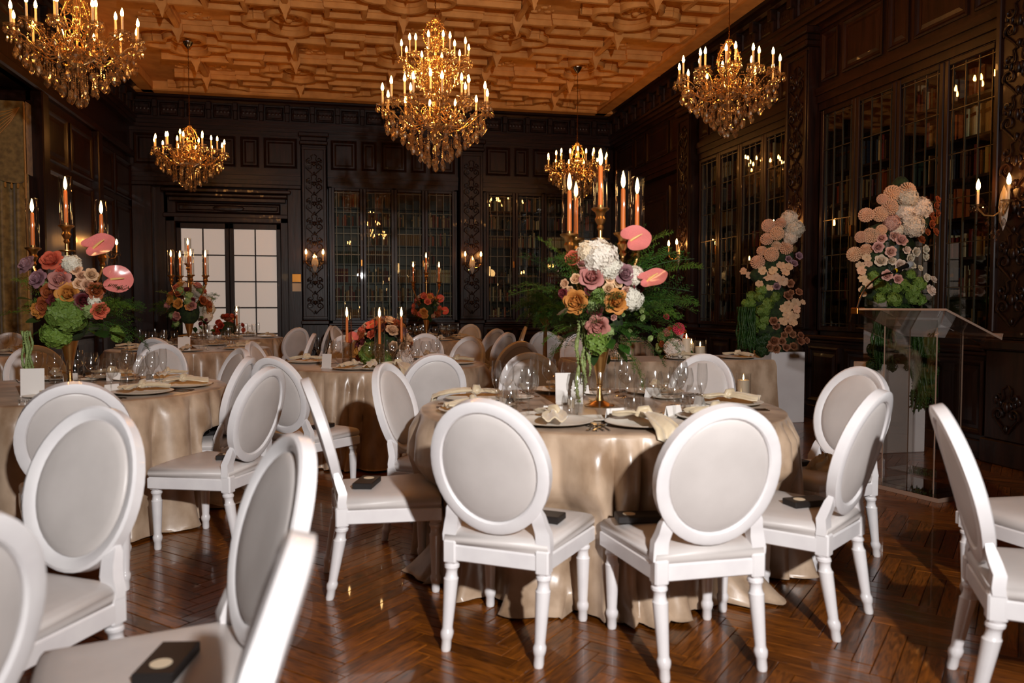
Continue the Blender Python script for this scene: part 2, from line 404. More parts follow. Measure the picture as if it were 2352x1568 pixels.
def carved_mesh(wd, hh):
    mb = MB(); z = .06; hw = wd/2
    k = 0
    while z < hh-.3:
        s = .36
        for sg in (-1, 1):
            p = [(sg*.012, 0, z-.02), (sg*hw*.3, -.01, z+.03), (sg*hw*.75, -.012, z+.10)]
            sp = spiral(sg*hw*.48, z+.13, hw*.36, 1.25, sg, -.6)
            mb.tube(p+[(x, -.014, q) for x, q in sp], [.010]*3+[.012-.006*i/22 for i in range(23)], 5)
            sp = spiral(sg*hw*.5, z+.27, hw*.3, 1.1, sg, 2.6)
            mb.tube([(sg*.01, 0, z+.36), (sg*hw*.3, -.012, z+.33)]+[(x, -.014, q) for x, q in sp], .009, 5)
            for t in range(3): mb.sphere((sg*hw*(.2+.27*t), -.008, z+.2+.02*t), (.02, .012, .035), 6, 4)
        mb.sphere((0, -.012, z+.19), (.026, .02, .045), 8, 5); mb.sphere((0, -.01, z+.02), (.02, .016, .03), 8, 5)
        z += s; k += 1
    return mb.mesh('carved_scroll', M['carved'], ang=60)
scroll_hi = carved_mesh(.34, 3.0); scroll_lo = carved_mesh(.3, .6)
def entab(root, u0, u1):
    mb = MB()
    mb.box((u0, -.1, 4.40), (u1, .2, 4.46)); mb.box((u0, -.13, 4.46), (u1, .2, 4.53)); mb.box((u0, -.16, 4.53), (u1, .2, 4.57))
    mb.obj('architrave', M['wood_h'], root, smooth=False)
    mb = MB(); mb.box((u0, -.08, 4.57), (u1, .2, 4.86)); mb.obj('frieze', M['carved'], root, smooth=False)
    prof = [(.1, 4.86), (-.12, 4.86), (-.14, 4.9), (-.19, 4.92), (-.19, 4.96), (-.25, 5.0), (-.3, 5.03), (-.3, 5.1), (.1, 5.1)]
    mb = MB(); mb.loft([[(u, d, z) for d, z in prof] for u in (u0, u1)], closed=True, cap=True); mb.obj('cornice', M['wood_h'], root, smooth=False)
    n = max(1, round((u1-u0)/.44)); st = (u1-u0)/n
    bm_ = MB().bbox((-.045, -.19, 4.72), (.045, -.05, 4.86), .01).bbox((-.035, -.15, 4.57), (.035, -.05, 4.73), .01).mesh('bracket', M['carved'], smooth=False)
    fp = MB(); raised(fp, -st/2+.07, st/2-.07, 4.6, 4.83, -.09, .02)
    for q in range(4): fp.sphere((-st/2+.13+q*(st-.26)/3, -.09, 4.715), (.045, .02, .05), 6, 4)
    fm = fp.mesh('frieze_panel', M['carved'])
    for k in range(n):
        ob('bracket', bm_, root, (u0+st*k, 0, 0)); ob('frieze_panel', fm, root, (u0+st*(k+.5), 0, 0))
def upper(root, u0, u1, cuts):
    MB().box((u0, -.02, 3.46), (u1, .3, 4.4)).obj('upper_board', M['wood'], root, smooth=False)
    MB().box((u0, -.07, 3.62), (u1, .1, 3.70)).box((u0, -.045, 3.54), (u1, .1, 3.62)).box((u0, -.05, 4.34), (u1, .1, 4.4)).obj('picture_rail', M['wood_h'], root, smooth=False)
    u = u0+.06; tot = sum(cuts); av = (u1-u0-.12)-.08*(len(cuts)-1)
    for c in cuts:
        wd = av*c/tot; mb = MB(); raised(mb, u, u+wd, 3.76, 4.3, -.02, .045); mb.obj('wall_panel', M['wood'], root, smooth=False); u += wd+.08
def lower(root, u0, u1, n):
    MB().box((u0, -.12, 0), (u1, .3, .9)).obj('base_board', M['wood'], root, smooth=False)
    MB().bbox((u0, -.15, 0), (u1, .1, .16), .01).obj('plinth', M['wood_h'], root, smooth=False)
    MB().bbox((u0, -.19, .9), (u1, .3, .945), .012).bbox((u0, -.15, .86), (u1, .1, .9), .01).obj('ledge', M['wood_h'], root, smooth=False)
    st = (u1-u0)/n
    for k in range(n):
        mb = MB(); raised(mb, u0+st*k+.05, u0+st*(k+1)-.05, .2, .82, -.12, .05); mb.obj('base_panel', M['wood'], root, smooth=False)
def pilaster(root, u, wd=.5):
    p = MB(); hw = wd/2
    p.bbox((u-hw, -.2, .0), (u+hw, .3, .2), .012).bbox((u-hw+.02, -.17, .2), (u+hw-.02, .3, .92), .008)
    p.bbox((u-hw, -.22, .92), (u+hw, .3, 1.0), .015).bbox((u-hw+.03, -.15, 1.0), (u+hw-.03, .3, 4.18), .01)
    for s in (-1, 1): p.bbox((u+s*(hw-.06)-.025, -.175, 1.06), (u+s*(hw-.06)+.025, -.14, 4.1), .008)
    p.bbox((u-hw+.03, -.175, 1.02), (u+hw-.03, -.14, 1.07), .008).bbox((u-hw+.03, -.175, 4.09), (u+hw-.03, -.14, 4.14), .008)
    p.bbox((u-hw, -.2, 4.18), (u+hw, .3, 4.25), .015).bbox((u-hw+.02, -.18, 4.25), (u+hw-.02, .3, 4.32), .01).bbox((u-hw-.02, -.22, 4.32), (u+hw+.02, .3, 4.40), .015)
    o = p.obj('pilaster', M['wood'], root, smooth=False)
    ob('carved_scroll', scroll_hi, o, (u, -.15, 1.07)); ob('carved_scroll', scroll_lo, o, (u, -.17, .22))
def wall_root(name, loc, rz):
    o = empty(name, loc, rz); o['kind'] = 'structure'; return o
# back wall
wb = wall_root('wall_back', (0, Y1, 0), 0)
MB().box((X0-.1, .42, 0), (X1+.3, .55, ZC)).obj('wall_backing', M['wood'], wb, smooth=False)
entab(wb, X0, X1)
upper(wb, X0, -.71, (1.0, .55, 1.1, .55, 1.0)); upper(wb, -.23, 2.19, (1, .6, 1, .6, 1)); upper(wb, 2.67, X1-.2, (1, .6, 1, .6, 1))
lower(wb, -.23, 2.19, 4); lower(wb, 2.67, X1-.2, 4)
for u in (-.47, 2.43): pilaster(wb, u)
# right wall (local u runs towards the camera: u = -y)
wr = wall_root('wall_right', (X1, 0, 0), -pi/2)
MB().box((-Y1, .42, 0), (-2.0, .55, ZC)).obj('wall_backing', M['wood'], wr, smooth=False)
entab(wr, -Y1+.1, -2.0)
for a, b in ((-8.16, -5.54), (-11.26, -8.64)): upper(wr, a, b, (.45, 1, .45, 1, .45)); lower(wr, a, b, 4)
upper(wr, -Y1+.2, -11.74, (1, .5, 1, .5)); upper(wr, -5.06, -2.0, (.5, 1, .5)); lower(wr, -5.06, -2.0, 3)
for u in (-11.5, -8.4, -5.3): pilaster(wr, u)
# chimney breast bay beyond the far bookcase
pn = MB().box((-15.6, .12, 0), (-11.74, .3, 3.46)); pn.obj('bay_backing', M['wood'], wr, smooth=False)
for (a, b) in ((-14.8, -13.95), (-12.6, -11.8)):
    for z0, z1 in ((.25, 1.1), (1.25, 3.3)):
        mb = MB(); raised(mb, a, b, z0, z1, .1, .05); mb.obj('wall_panel', M['wood'], wr, smooth=False)
mt = MB().bbox((-14.0, -.2, 1.25), (-12.5, .2, 1.33), .015).bbox((-13.9, -.1, 0), (-13.6, .2, 1.25), .01).bbox((-12.9, -.1, 0), (-12.6, .2, 1.25), .01).bbox((-13.9, -.1, 1.0), (-12.6, .2, 1.25), .01)
mt.obj('mantel', M['wood_h'], wr, smooth=False)
mb = MB(); raised(mb, -13.9, -12.6, 1.5, 3.2, .06, .07); mb.obj('overmantel_panel', M['carved'], wr, smooth=False)
# left wall, beam over the alcove, and the alcove
YA = 10.75
wl = wall_root('wall_left', (X0, 0, 0), pi/2)
MB().box((YA, .0, 0), (Y1, .2, 3.9)).obj('wall_backing', M['wood'], wl, smooth=False)
entab(wl, Y0, Y1-.1)
MB().box((Y0, .0, 3.86), (Y1, .3, 4.4)).obj('beam', M['wood'], wl, smooth=False)
MB().bbox((Y0, -.08, 3.86), (Y1, .1, 3.98), .02).bbox((YA, -.06, .9), (Y1, .1, .97), .01).bbox((YA, -.05, 0), (Y1, .1, .16), .01).obj('rail', M['wood_h'], wl, smooth=False)
for k in range(4):
    a = YA+.1+k*1.1
    for z0, z1 in ((.22, .85), (1.05, 3.0), (3.1, 3.75)):
        mb = MB(); raised(mb, a, a+.98, z0, z1, -.0, .06); mb.obj('wall_panel', M['wood'], wl, smooth=False)
for u in (YA+.04, YA+2.3): 
    MB().bbox((u-.1, -.1, 0), (u+.12, .1, 3.86), .015).obj('pilaster_strip', M['wood'], wl, smooth=False)
wa = wall_root('wall_alcove', (0, YA, 0), 0)
MB().box((-7.2, 0, 0), (X0-.02, .2, 3.9)).obj('wall_backing', M['wood'], wa, smooth=False)
MB().bbox((-7.2, -.05, 0), (X0-.02, .05, .16), .01).bbox((-7.2, -.06, 3.72), (X0-.02, .05, 3.86), .015).obj('rail', M['wood_h'], wa, smooth=False)
ca = MB().box((-7.2, Y0, 3.9), (X0-.3, YA+.2, 4.0)).obj('ceiling_alcove', M['plaster'], None, smooth=False); ca['kind'] = 'structure'
wo = MB().box((-7.3, Y0, 0), (-7.2, YA+.2, 3.9)).obj('wall_outer', M['wood'], None, smooth=False); wo['kind'] = 'structure'
# ------------------------------------------------------------------ back door bay
DX0, DX1, DZ = -2.88, -1.08, 2.78
sur = MB()
sur.bbox((X0+.02, -.1, 0), (X0+.35, .3, 3.38), .012).bbox((-.95, -.1, 0), (-.70, .3, 3.38), .012).bbox((X0+.02, -.105, 3.38), (-.70, .3, 3.455), .012)
sur.box((X0+.3, .06, 0), (DX0-.14, .4, 3.4)).box((DX1+.14, .06, 0), (-.9, .4, 3.4)).box((DX0-.2, .06, DZ+.1), (DX1+.2, .4, 3.4))
sur.obj('door_bay_board', M['wood'], wb, smooth=False)
hd = MB().bbox((DX0-.2, -.22, 3.27), (DX1+.2, .1, 3.34), .015).bbox((DX0-.14, -.14, 3.20), (DX1+.14, .1, 3.27), .02).bbox((DX0-.1, -.06, 3.13), (DX1+.1, .1, 3.20), .01)
hd.bbox((DX0-.2, -.05, DZ+.06), (DX1+.2, .1, DZ+.14), .012); hd.obj('door_hood', M['wood_h'], wb, smooth=False)
mb = MB(); raised(mb, DX0, DX1, DZ+.15, 3.12, .05, .03); mb.sphere((-1.98, .03, 3.02), (.28, .02, .06), 14, 6); mb.obj('over_door_panel', M['carved'], wb, smooth=False)
d1 = empty('door_1', ((DX0+DX1)/2, Y1, 0)); d1['kind'] = 'structure'
hw = (DX1-DX0)/2
fr = MB().bbox((-hw-.16, -.04, 0), (-hw, .2, DZ+.08), .012).bbox((hw, -.04, 0), (hw+.16, .2, DZ+.08), .012).bbox((-hw-.16, -.04, DZ-.02), (hw+.16, .2, DZ+.08), .012)
fr.obj('door_frame', M['wood'], d1, smooth=False)
M['lit'] = mat('frosted_glow_pane', lin(205, 190, 172), rough=.3, emit=lin(206, 194, 184), estr=.40)  # panes emit a weak glow, standing in for light from the hall behind
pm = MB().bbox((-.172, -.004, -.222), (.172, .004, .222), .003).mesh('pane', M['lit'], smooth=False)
for s in (-1, 1):
    leaf = empty('door_leaf', (s*hw/2, .06, 0), 0, d1); lw = hw/2-.004
    st = MB(); st.bbox((-lw, -.025, 0), (-lw+.075, .025, DZ-.03), .006).bbox((lw-.075, -.025, 0), (lw, .025, DZ-.03), .006)
    st.bbox((-lw, -.025, DZ-.13), (lw, .025, DZ-.03), .006).bbox((-lw, -.025, 0), (lw, .025, .28), .006); st.obj('stile', M['wood'], leaf, smooth=False)
    cw = (2*lw-.15)/2; ch = (DZ-.13-.28)/5
    br = MB().bbox((-.012, -.018, .28), (.012, .018, DZ-.13), .003)
    for r in range(1, 5): br.bbox((-lw+.07, -.018, .28+ch*r-.012), (lw-.07, .018, .28+ch*r+.012), .003)
    br.obj('glazing_bar', M['carved'], leaf, smooth=False)
    for r in range(5):
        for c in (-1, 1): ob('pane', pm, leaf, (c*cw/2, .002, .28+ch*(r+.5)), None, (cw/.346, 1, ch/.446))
    MB().lathe([(.001, -.02), (.022, -.015), (.028, 0), (.022, .015), (.001, .02)], 10, T(-s*(lw-.04), -.06, 1.02) @ Rx(pi/2)).obj('door_knob', M['darkgold'], leaf)
# switch plates beside the door
for z, c, lb in ((1.77, M['darkgold'], 'brass notice plate on the wall beside the glazed door'), (1.60, M['sticker'], 'cream notice card below the brass plate beside the glazed door')):
    tag(MB().bbox((-.88, Y1-.115, z-.075), (-.72, Y1-.1, z+.075), .004).obj('wall_plate', c, None, smooth=False), lb, 'sign')
# ------------------------------------------------------------------ glazed bookcases and their books
GZ0, GZ1 = .96, 3.50
book_mesh = MB()
book_mesh.add([(-.5,0,0),(.5,0,0),(.5,0,1),(-.5,0,1),(-.38,-.06,0),(.38,-.06,0),(.38,-.06,1),(-.38,-.06,1),(-.5,1,0),(.5,1,0),(.5,1,1),(-.5,1,1)],
              [(0,4,7,3),(4,5,6,7),(5,1,2,6),(0,3,11,8),(1,9,10,2),(3,7,6,2,10,11),(0,8,9,1,5,4),(8,11,10,9)])
book_mesh = book_mesh.mesh('book', M['book'], smooth=False)
band_mesh = MB().box((-.4,-.075,.68),(.4,-.055,.80)).mesh('spine_band', M['darkgold'], smooth=False)
BOOKCOLS = [('dark red', lin(104, 24, 18)), ('brown', lin(84, 46, 24)), ('rust orange', lin(158, 74, 34)), ('dark green', lin(34, 48, 36)), ('navy blue', lin(28, 34, 52)),
            ('cream', lin(196, 176, 140)), ('tan', lin(150, 112, 70)), ('black', lin(26, 22, 20)), ('grey', lin(104, 98, 92))]
SHELFNAME = ['bottom', 'second', 'third', 'fourth', 'fifth', 'sixth', 'top']
ORD = 'first second third fourth fifth sixth seventh eighth ninth tenth eleventh twelfth thirteenth fourteenth fifteenth sixteenth seventeenth eighteenth nineteenth twentieth twenty-first twenty-second twenty-third twenty-fourth twenty-fifth twenty-sixth twenty-seventh twenty-eighth twenty-ninth thirtieth'.split()
ind_books = [0]
def bookcase(root_loc, rz, u0, u1, label, short, books_ind, ndoor=4):
    root = empty('built_in_bookcase', root_loc, rz); tag(root, label, 'bookcase')
    c = MB(); D = .38
    c.box((u0, .30, GZ0), (u1, D, GZ1)).box((u0, 0, GZ0-.02), (u0+.05, D, GZ1)).box((u1-.05, 0, GZ0-.02), (u1, D, GZ1)).box((u0, -.0, GZ1-.06), (u1, D, GZ1)).box((u0, 0, GZ0-.02), (u1, D, GZ0+.03))
    um = (u0+u1)/2; c.box((um-.03, 0, GZ0), (um+.03, D, GZ1)); c.obj('case', M['wood'], root, smooth=False)
    nsh = 7; sh = (GZ1-.06-GZ0-.03)/nsh
    for k in range(1, nsh): MB().box((u0+.05, .07, GZ0+.03+sh*k-.012), (u1-.05, .31, GZ0+.03+sh*k+.012)).obj('shelf', M['wood_h'], root, smooth=False)
    dw = (u1-u0-.08)/ndoor
    Mw = T(*root_loc) @ Rz(rz)
    for k in range(ndoor):
        a = u0+.04+dw*k; b = a+dw; door = empty('door', ((a+b)/2, 0, 0), 0, root); hw = dw/2-.004; fw = .055
        f = MB(); z0, z1 = GZ0+.03, GZ1-.06
        f.bbox((-hw, -.04, z0), (-hw+fw, .0, z1), .008).bbox((hw-fw, -.04, z0), (hw, .0, z1), .008).bbox((-hw+fw, -.04, z0), (hw-fw, .0, z0+fw), .008).bbox((-hw+fw, -.04, z1-fw), (hw-fw, .0, z1), .008)
        f.obj('door_frame', M['wood'], door, smooth=False)
        gw, gz0, gz1 = hw-fw, z0+fw, z1-fw; xs = [-gw, -gw+.035, -gw/3+.01, gw/3-.01, gw-.035, gw]; zs = [gz0, gz0+.03]+[gz0+(gz1-gz0)*r/6 for r in range(1, 6)]+[gz1-.03, gz1]
        cm = MB()
        for x in xs[1:-1]: cm.box((x-.004, -.026, gz0), (x+.004, -.012, gz1))
        for z in zs[1:-1]: cm.box((-gw, -.026, z-.004), (gw, -.012, z+.004))
        cm.obj('lead_came', M['lead'], door, smooth=False)
        big = [(xs[1], xs[2]), (xs[2], xs[3]), (xs[3], xs[4])]; zz = zs[1:-1]
        for (x0, x1) in big:
            for r in range(len(zz)-1):
                o = ob('pane', PANE, door, ((x0+x1)/2, -.019, (zz[r]+zz[r+1])/2), (radians(random.gauss(0, .5)), 0, radians(random.gauss(0, .5))), (x1-x0-.006, 1, zz[r+1]-zz[r]-.006))
        eb = MB()
        for x in (-gw+.0175, gw-.0175): eb.box((x-.014, -.021, gz0), (x+.014, -.017, gz1))
        for z in (gz0+.015, gz1-.015): eb.box((-gw+.036, -.021, z-.012), (gw-.036, -.017, z+.012))
        eb.obj('border_pane', M['pane'], door, smooth=False)
        if k % 2 == 0: MB().bbox((hw-.04, -.055, 2.0), (hw-.015, -.035, 2.12), .004).obj('escutcheon', M['darkgold'], door, smooth=False)
        # books behind this door
        stuff = MB(); scols = []
        for r in range(nsh):
            zb = GZ0+.03+sh*r+(.012 if r else .001); x = a+.02+random.uniform(0, .06); xe = b-.03
            mode = random.random(); setc = random.choice(BOOKCOLS[:7]); hset = random.uniform(.2, .27)
            if mode < .08: continue
            nb = -1
            while x < xe:
                if mode < .45: cn, cc = setc; wd = .034; hh = hset; bands = True
                else: cn, cc = random.choice(BOOKCOLS); wd = random.uniform(.018, .045); hh = random.uniform(.17, .29); bands = random.random() < .3
                if random.random() < .04: x += random.uniform(.05, .2); continue
                if x+wd > xe: break
                dep = random.uniform(.13, .17); y0 = .30-dep-.005
                if books_ind and ind_books[0] < 300:
                    ind_books[0] += 1
                    p = Mw @ Vector((x+wd/2, y0, zb))
                    o = ob('book', book_mesh, None, tuple(p), (0, 0, rz), (wd-.001, dep, hh), jit(cc, .15))
                    nb += 1; tag(o, f'{cn} book, {ORD[nb]} from left, {SHELFNAME[r]} shelf, {["first","second","third","fourth"][k]} door, {short}', 'book', f'books on the {SHELFNAME[r]} shelf behind the {["first","second","third","fourth"][k]} door')
                    if bands: ob('spine_band', band_mesh, o)
                else:
                    Mb = T(x+wd/2, y0, zb) @ Matrix.Diagonal((wd-.001, dep, hh, 1)); n0 = len(stuff.f)
                    stuff.add([tuple(vv.co) for vv in book_mesh.vertices], [tuple(q.vertices) for q in book_mesh.polygons], Mb); scols += [jit(cc, .15)]*(len(stuff.f)-n0)
                    if bands:
                        n0 = len(stuff.f); stuff.add([tuple(vv.co) for vv in band_mesh.vertices], [tuple(q.vertices) for q in band_mesh.polygons], Mb); scols += [lin(150, 110, 50)]*(len(stuff.f)-n0)
                x += wd+random.uniform(0, .002)
        if stuff.f:
            me = bpy.data.meshes.new('books'); me.from_pydata(stuff.v, [], stuff.f); me.materials.append(M['books'])
            at = me.attributes.new('tone', 'FLOAT_COLOR', 'FACE'); at.data.foreach_set('color', [q for cc in scols for q in (*cc, 1)])
            o = ob('books', me, None, root_loc, (0, 0, rz)); tag(o, f'rows of old books behind the {["first","second","third","fourth"][k]} door of {short}', 'books', None, 'stuff')
PANE = MB().box((-.5, -.002, -.5), (.5, .002, .5)).mesh('pane', M['pane'], smooth=False)
M['books'] = mat('book_rows', rough=.55); N_, L_, b_ = nodes(M['books']); a_ = N_.new('ShaderNodeAttribute'); a_.attribute_name = 'tone'; L_.new(a_.outputs['Color'], b_.inputs['Base Color'])
bookcase((X1, 0, 0), -pi/2, -8.14, -5.56, 'glazed dark wood bookcase behind the clear lectern and flower plinths', 'bookcase behind the lectern', True)
bookcase((X1, 0, 0), -pi/2, -11.24, -8.66, 'glazed dark wood bookcase on the right wall next to the far corner', 'the far bookcase on the right wall', False)
bookcase((0, Y1, 0), 0, -.21, 2.17, 'glazed dark wood bookcase on the far wall beside the white glazed door', 'the bookcase between the two far sconces', False)
bookcase((0, Y1, 0), 0, 2.69, X1-.22, 'glazed dark wood bookcase in the far corner of the room', 'the far corner bookcase', False)
# ------------------------------------------------------------------ oval-back dining chair (faces local +y)
LEAN = radians(16)
def back_pt(x, s, off=0.0):       # point on the leaning, slightly wrapped back: s = distance up the back from its foot
    y = -.205-sin(LEAN)*s-.10*(.22-x*x/.22)*0.0+.35*x*x
    return Vector((x, y-off*cos(LEAN), .44+cos(LEAN)*s-off*sin(LEAN)))
OA, OB, OS = .228, .260, .272     # oval half width, half height, centre up the back
def make_chair_meshes():
    ms = {}
    SK = .885
    prof = [(r_, z_*SK) for r_, z_ in [(.0165,0),(.019,.012),(.0185,.045),(.022,.052),(.0245,.066),(.0245,.078),(.021,.086),(.0195,.095),(.0275,.285),(.0285,.292),(.0235,.30),(.0215,.318),(.024,.332),(.0285,.338),(.0285,.348),(.024,.354),(.027,.362)]]
    ms['leg'] = MB().lathe(prof, 14).bbox((-.027,-.027,.318),(.027,.027,.39),.006).mesh('leg', M['paint'], ang=35)
    # rear leg splays back
    mb = MB().lathe(prof, 14); mb.v = [(x, y-(.32-z)*.18, z) for x, y, z in mb.v]
    mb.bbox((-.026,-.03,.318),(.026,.026,.405),.006); ms['rear_leg'] = mb.mesh('leg', M['paint'], ang=35)
    # seat rail
    def outline(k, n=10):
        pts = []
        for i in range(n+1):                        # bowed front
            t = -1+2*i/n; pts.append((.25*k*t, (.225+.028*(1-t*t))*k if k else 0))
        pts += [(.205*k, -.225*k), (-.205*k, -.225*k)]
        return pts[::-1]
    mb = MB(); o, q = outline(1.0), outline(.985)
    rings = [[(x*.97, y*.97, .328) for x, y in o], [(x, y, .333) for x, y in o], [(x, y, .384) for x, y in o], [(x*.97, y*.97, .39) for x, y in o]]
    mb.loft(rings); ms['seat_rail'] = mb.mesh('seat_rail', M['paint'], ang=30)
    mb = MB(); rings = []
    base = outline(1.0, 14)
    for k, z in ((.95,.386),(.985,.392),(.997,.408),(.99,.424),(.95,.437),(.86,.446),(.7,.452),(.4,.456),(.05,.457)):
        rings.append([(x*k, y*k, z) for x, y in base])
    mb.loft(rings); ms['seat_cushion'] = mb.mesh('seat_cushion', M['leather'], ang=70)
    # oval ring
    mb = MB(); rings = []; n = 44
    prof2 = [(0, .018), (.010, .024), (.030, .022), (.040, .016), (.046, .012), (.046, -.012), (.040, -.018), (.012, -.022), (0, -.018)]
    for i in range(n):
        a = 2*pi*i/n; ring = []
        for q, of in prof2:
            x = (OA-q)*cos(a); s = OS+(OB-q)*sin(a); ring.append(back_pt(x, s, -of))
        rings.append(ring)
    mb.loft(rings, loop=True); ms['back_frame'] = mb.mesh('back_frame', M['paint'], ang=35)
    for nm, sg in (('back_pad', -1), ('rear_pad', 1)):
        mb = MB(); rings = []
        for k, of in ((1.0, .004), (.985, .014), (.95, .020), (.85, .026), (.6, .031), (.3, .033), (.02, .0335)):
            if sg > 0: of = of*.55
            rings.append([back_pt((OA-.044)*k*cos(2*pi*i/36), OS+(OB-.044)*k*sin(2*pi*i/36), sg*of) for i in range(36)])
        mb.loft(rings, cap=True); ms[nm] = mb.mesh(nm, M['leather'], ang=70)
    # stile joining rear leg to the oval
    for sg in (-1, 1):
        mb = MB(); rings = []
        pts = [((.186, -.20), .40), ((.186, -.203), .425)]+[((x, back_pt(x, q).y+.002), back_pt(x, q).z) for x, q in ((.181, .025), (.172, .06), (.166, .095), (.168, .125), (.180, .155), (.196, .18))]
        for (x, y), z in pts:
            w_ = .027 if z < .47 else (.024 if z < .56 else .010)
            h_ = .019 if z < .5 else (.016 if z < .56 else .008)
            rings.append([(sg*(x-w_), y-h_, z), (sg*(x+w_), y-h_, z), (sg*(x+w_), y+h_, z), (sg*(x-w_), y+h_, z)])
        for r in rings:
            for i in range(4): r[i] = (r[i][0], r[i][1]+.0, r[i][2])
        mb.loft(rings); ms['stile%d' % sg] = mb.mesh('stile', M['paint'], ang=30)
    return ms
CH = make_chair_meshes()
CHGROUP = 'white oval-backed dining chairs'
def chair(loc, rz, label, group=CHGROUP):
    c = empty('dining_chair', (loc[0], loc[1], 0), rz); tag(c, label, 'chair', group)
    for sx in (-1, 1):
        ob('leg', CH['leg'], c, (sx*.205, .205, 0)); ob('leg', CH['rear_leg'], c, (sx*.183, -.2, 0)); ob('stile', CH['stile%d' % sx], c)
    for nm in ('seat_rail', 'seat_cushion', 'back_frame', 'back_pad', 'rear_pad'): ob(nm, CH[nm], c)
    return c
BOX = MB().bbox((-.045, -.085, 0), (.045, .085, .026), .003).mesh('box_body', M['black'], smooth=False)
STK = MB().lathe([(.024, 0), (.024, .001)], 18).mesh('round_label', M['sticker'], smooth=False)
def fav_box(loc, z, rz, label):
    b = empty('gift_box', (loc[0], loc[1], z), rz); tag(b, label, 'gift box', 'slim black gift boxes on the chairs'); ob('box_body', BOX, b); ob('round_label', STK, b, (0, .035, .026)); return b
# depth, offset (rear-leg midpoint), facing in degrees from the view direction (clockwise), label, box(u right, v forward, rot) or None
CHAIRS = [
 (2.87, -.06, 22, 'white oval-backed chair seen squarely from behind, left of the two before the main table', (.10, .0, 90)),
 (2.74, .69, -13, 'white oval-backed chair seen from behind, right of the two before the main table', (-.14, .1, 80)),
 (3.15, 1.33, -48, 'white oval-backed chair turned towards the main table, in front of the lectern', (0, -.06, 60)),
 (4.15, 1.74, 244, 'white oval-backed chair facing the camera side, half hidden before the right plinth', (.05, .1, 0)),
 (5.2, 1.22, 214, 'white oval-backed chair behind the main table, right of its gold vase', None),
 (5.35, .14, 170, 'white oval-backed chair in amber shade behind the main table glasses', None),
 (4.45, -.60, 107, 'white oval-backed chair with a hanging napkin, left of the main table', (0, 0, 30)),
 (3.60, -.80, 75, 'white oval-backed chair seen edge-on, left of the main table', (.02, -.08, 70)),
 # second table
 (5.45, -.55, -20, 'white oval-backed chair seen from behind, right front of the middle table', None),
 (5.15, -1.47, 28, 'white oval-backed chair at the left front of the middle table', (.1, .02, 10)),
 (7.15, -2.22, 92, 'white oval-backed chair left of the middle table', None),
 (8.55, -1.75, 150, 'white oval-backed chair behind the middle table, near its three glass cylinders', None),
 (8.2, -.50, 215, 'white oval-backed chair behind the middle table, right of its coral flowers', None),
 (9.0, -1.0, 185, 'white oval-backed chair behind the coral flowers of the middle table', None),
 # left table
 (4.22, -1.40, -76, 'white oval-backed chair with a gift box, right of the left table', (0, -.12, 20)),
 (5.05, -1.80, -92, 'white oval-backed chair at the right of the left table, behind the nearest one there', (0, -.1, 40)),
 (5.95, -2.15, 228, 'white oval-backed chair in shade, at the back right of the left table', None),
 (6.62, -2.95, 176, 'white oval-backed chair facing forward, behind the left table', None),
 (3.48, -1.92, -28, 'white oval-backed chair seen from behind, before the left table', None),
 (6.35, -3.8, 140, 'white oval-backed chair in amber light, behind the tall left bouquet', None),
 # front-left, table out of frame
 (2.44, -1.37, 200, 'cream-edged white oval-backed chair with a gift box, nearest the left picture edge', (.10, -.06, 78)),
 (1.93, -.65, 238, 'blurred white oval-backed chair with a gift box, cut off by the bottom edge', (-.06, -.02, 60)),
 (1.09, -.43, 258, 'strongly blurred white oval-backed chair closest to the camera', None),
 (1.30, -1.03, -70, 'blurred pale chair cut off by the left edge', None),
 # right edge
 (2.57, 1.53, 110, 'white oval-backed chair seen edge-on at the right, before the lectern', None),
 (3.3, 2.42, 255, 'grey-shaded white chair cut off by the right edge', None),
]
FAR = [ # far tables: depth, offset, facing
 (9.6, -.15, -55, 'white oval-backed chair in shade, between the middle table and the far bookcases'),
 (11.1, -.30, -48, 'small white oval-backed chair at the right front of the far middle table'),
 (12.2, .08, -92, 'small tan-lit oval-backed chair, rightmost at the far middle table'),
 (13.45, -.75, 205, 'small white oval-backed chair right behind the far middle table'),
 (12.4, -2.65, 100, 'small white oval-backed chair left of the far middle table'),
 (10.9, -2.0, 32, 'small white oval-backed chair at the left front of the far middle table'),
 (9.2, -2.42, -98, 'white oval-backed chair right of the left far table, before the door'),
 (11.65, -3.2, -52, 'tan-lit oval-backed chair below the wall plates, in front of another'),
 (12.7, -3.02, -95, 'tan-lit oval-backed chair below the wall plates, behind the other one'),
 (8.05, -3.55, 12, 'white oval-backed chair half behind the glasses, before the left far table'),
 (9.35, -5.9, 150, 'small white oval-backed chair at the far left by the curtain'),
 (9.2, .78, 185, 'grey-shaded oval-backed chair under the hanging greenery of the main bouquet'),
 (7.3, .02, -30, 'orange-lit oval-backed chair behind the wine glasses of the main table'),
 (10.15, .45, 20, 'small white oval-backed chair beside the fern arrangement'),
 (11.9, 2.4, -95, 'small white oval-backed chair at the right of the fern arrangement'),
]
PLACED = []
BOXN = iter(['behind the left chair back before main table', 'behind the right chair back before main table', 'on the chair in front of the lectern', 'on the seat before the right plinth',
  'under the hanging napkin left of the main table', 'on the edge-on chair left of the main table', 'on the left front chair of the middle table', 'on the chair right of the left table', 'on the rear seat between left and middle tables', 'on the chair nearest the left picture edge', 'on the seat at the bottom picture edge'])
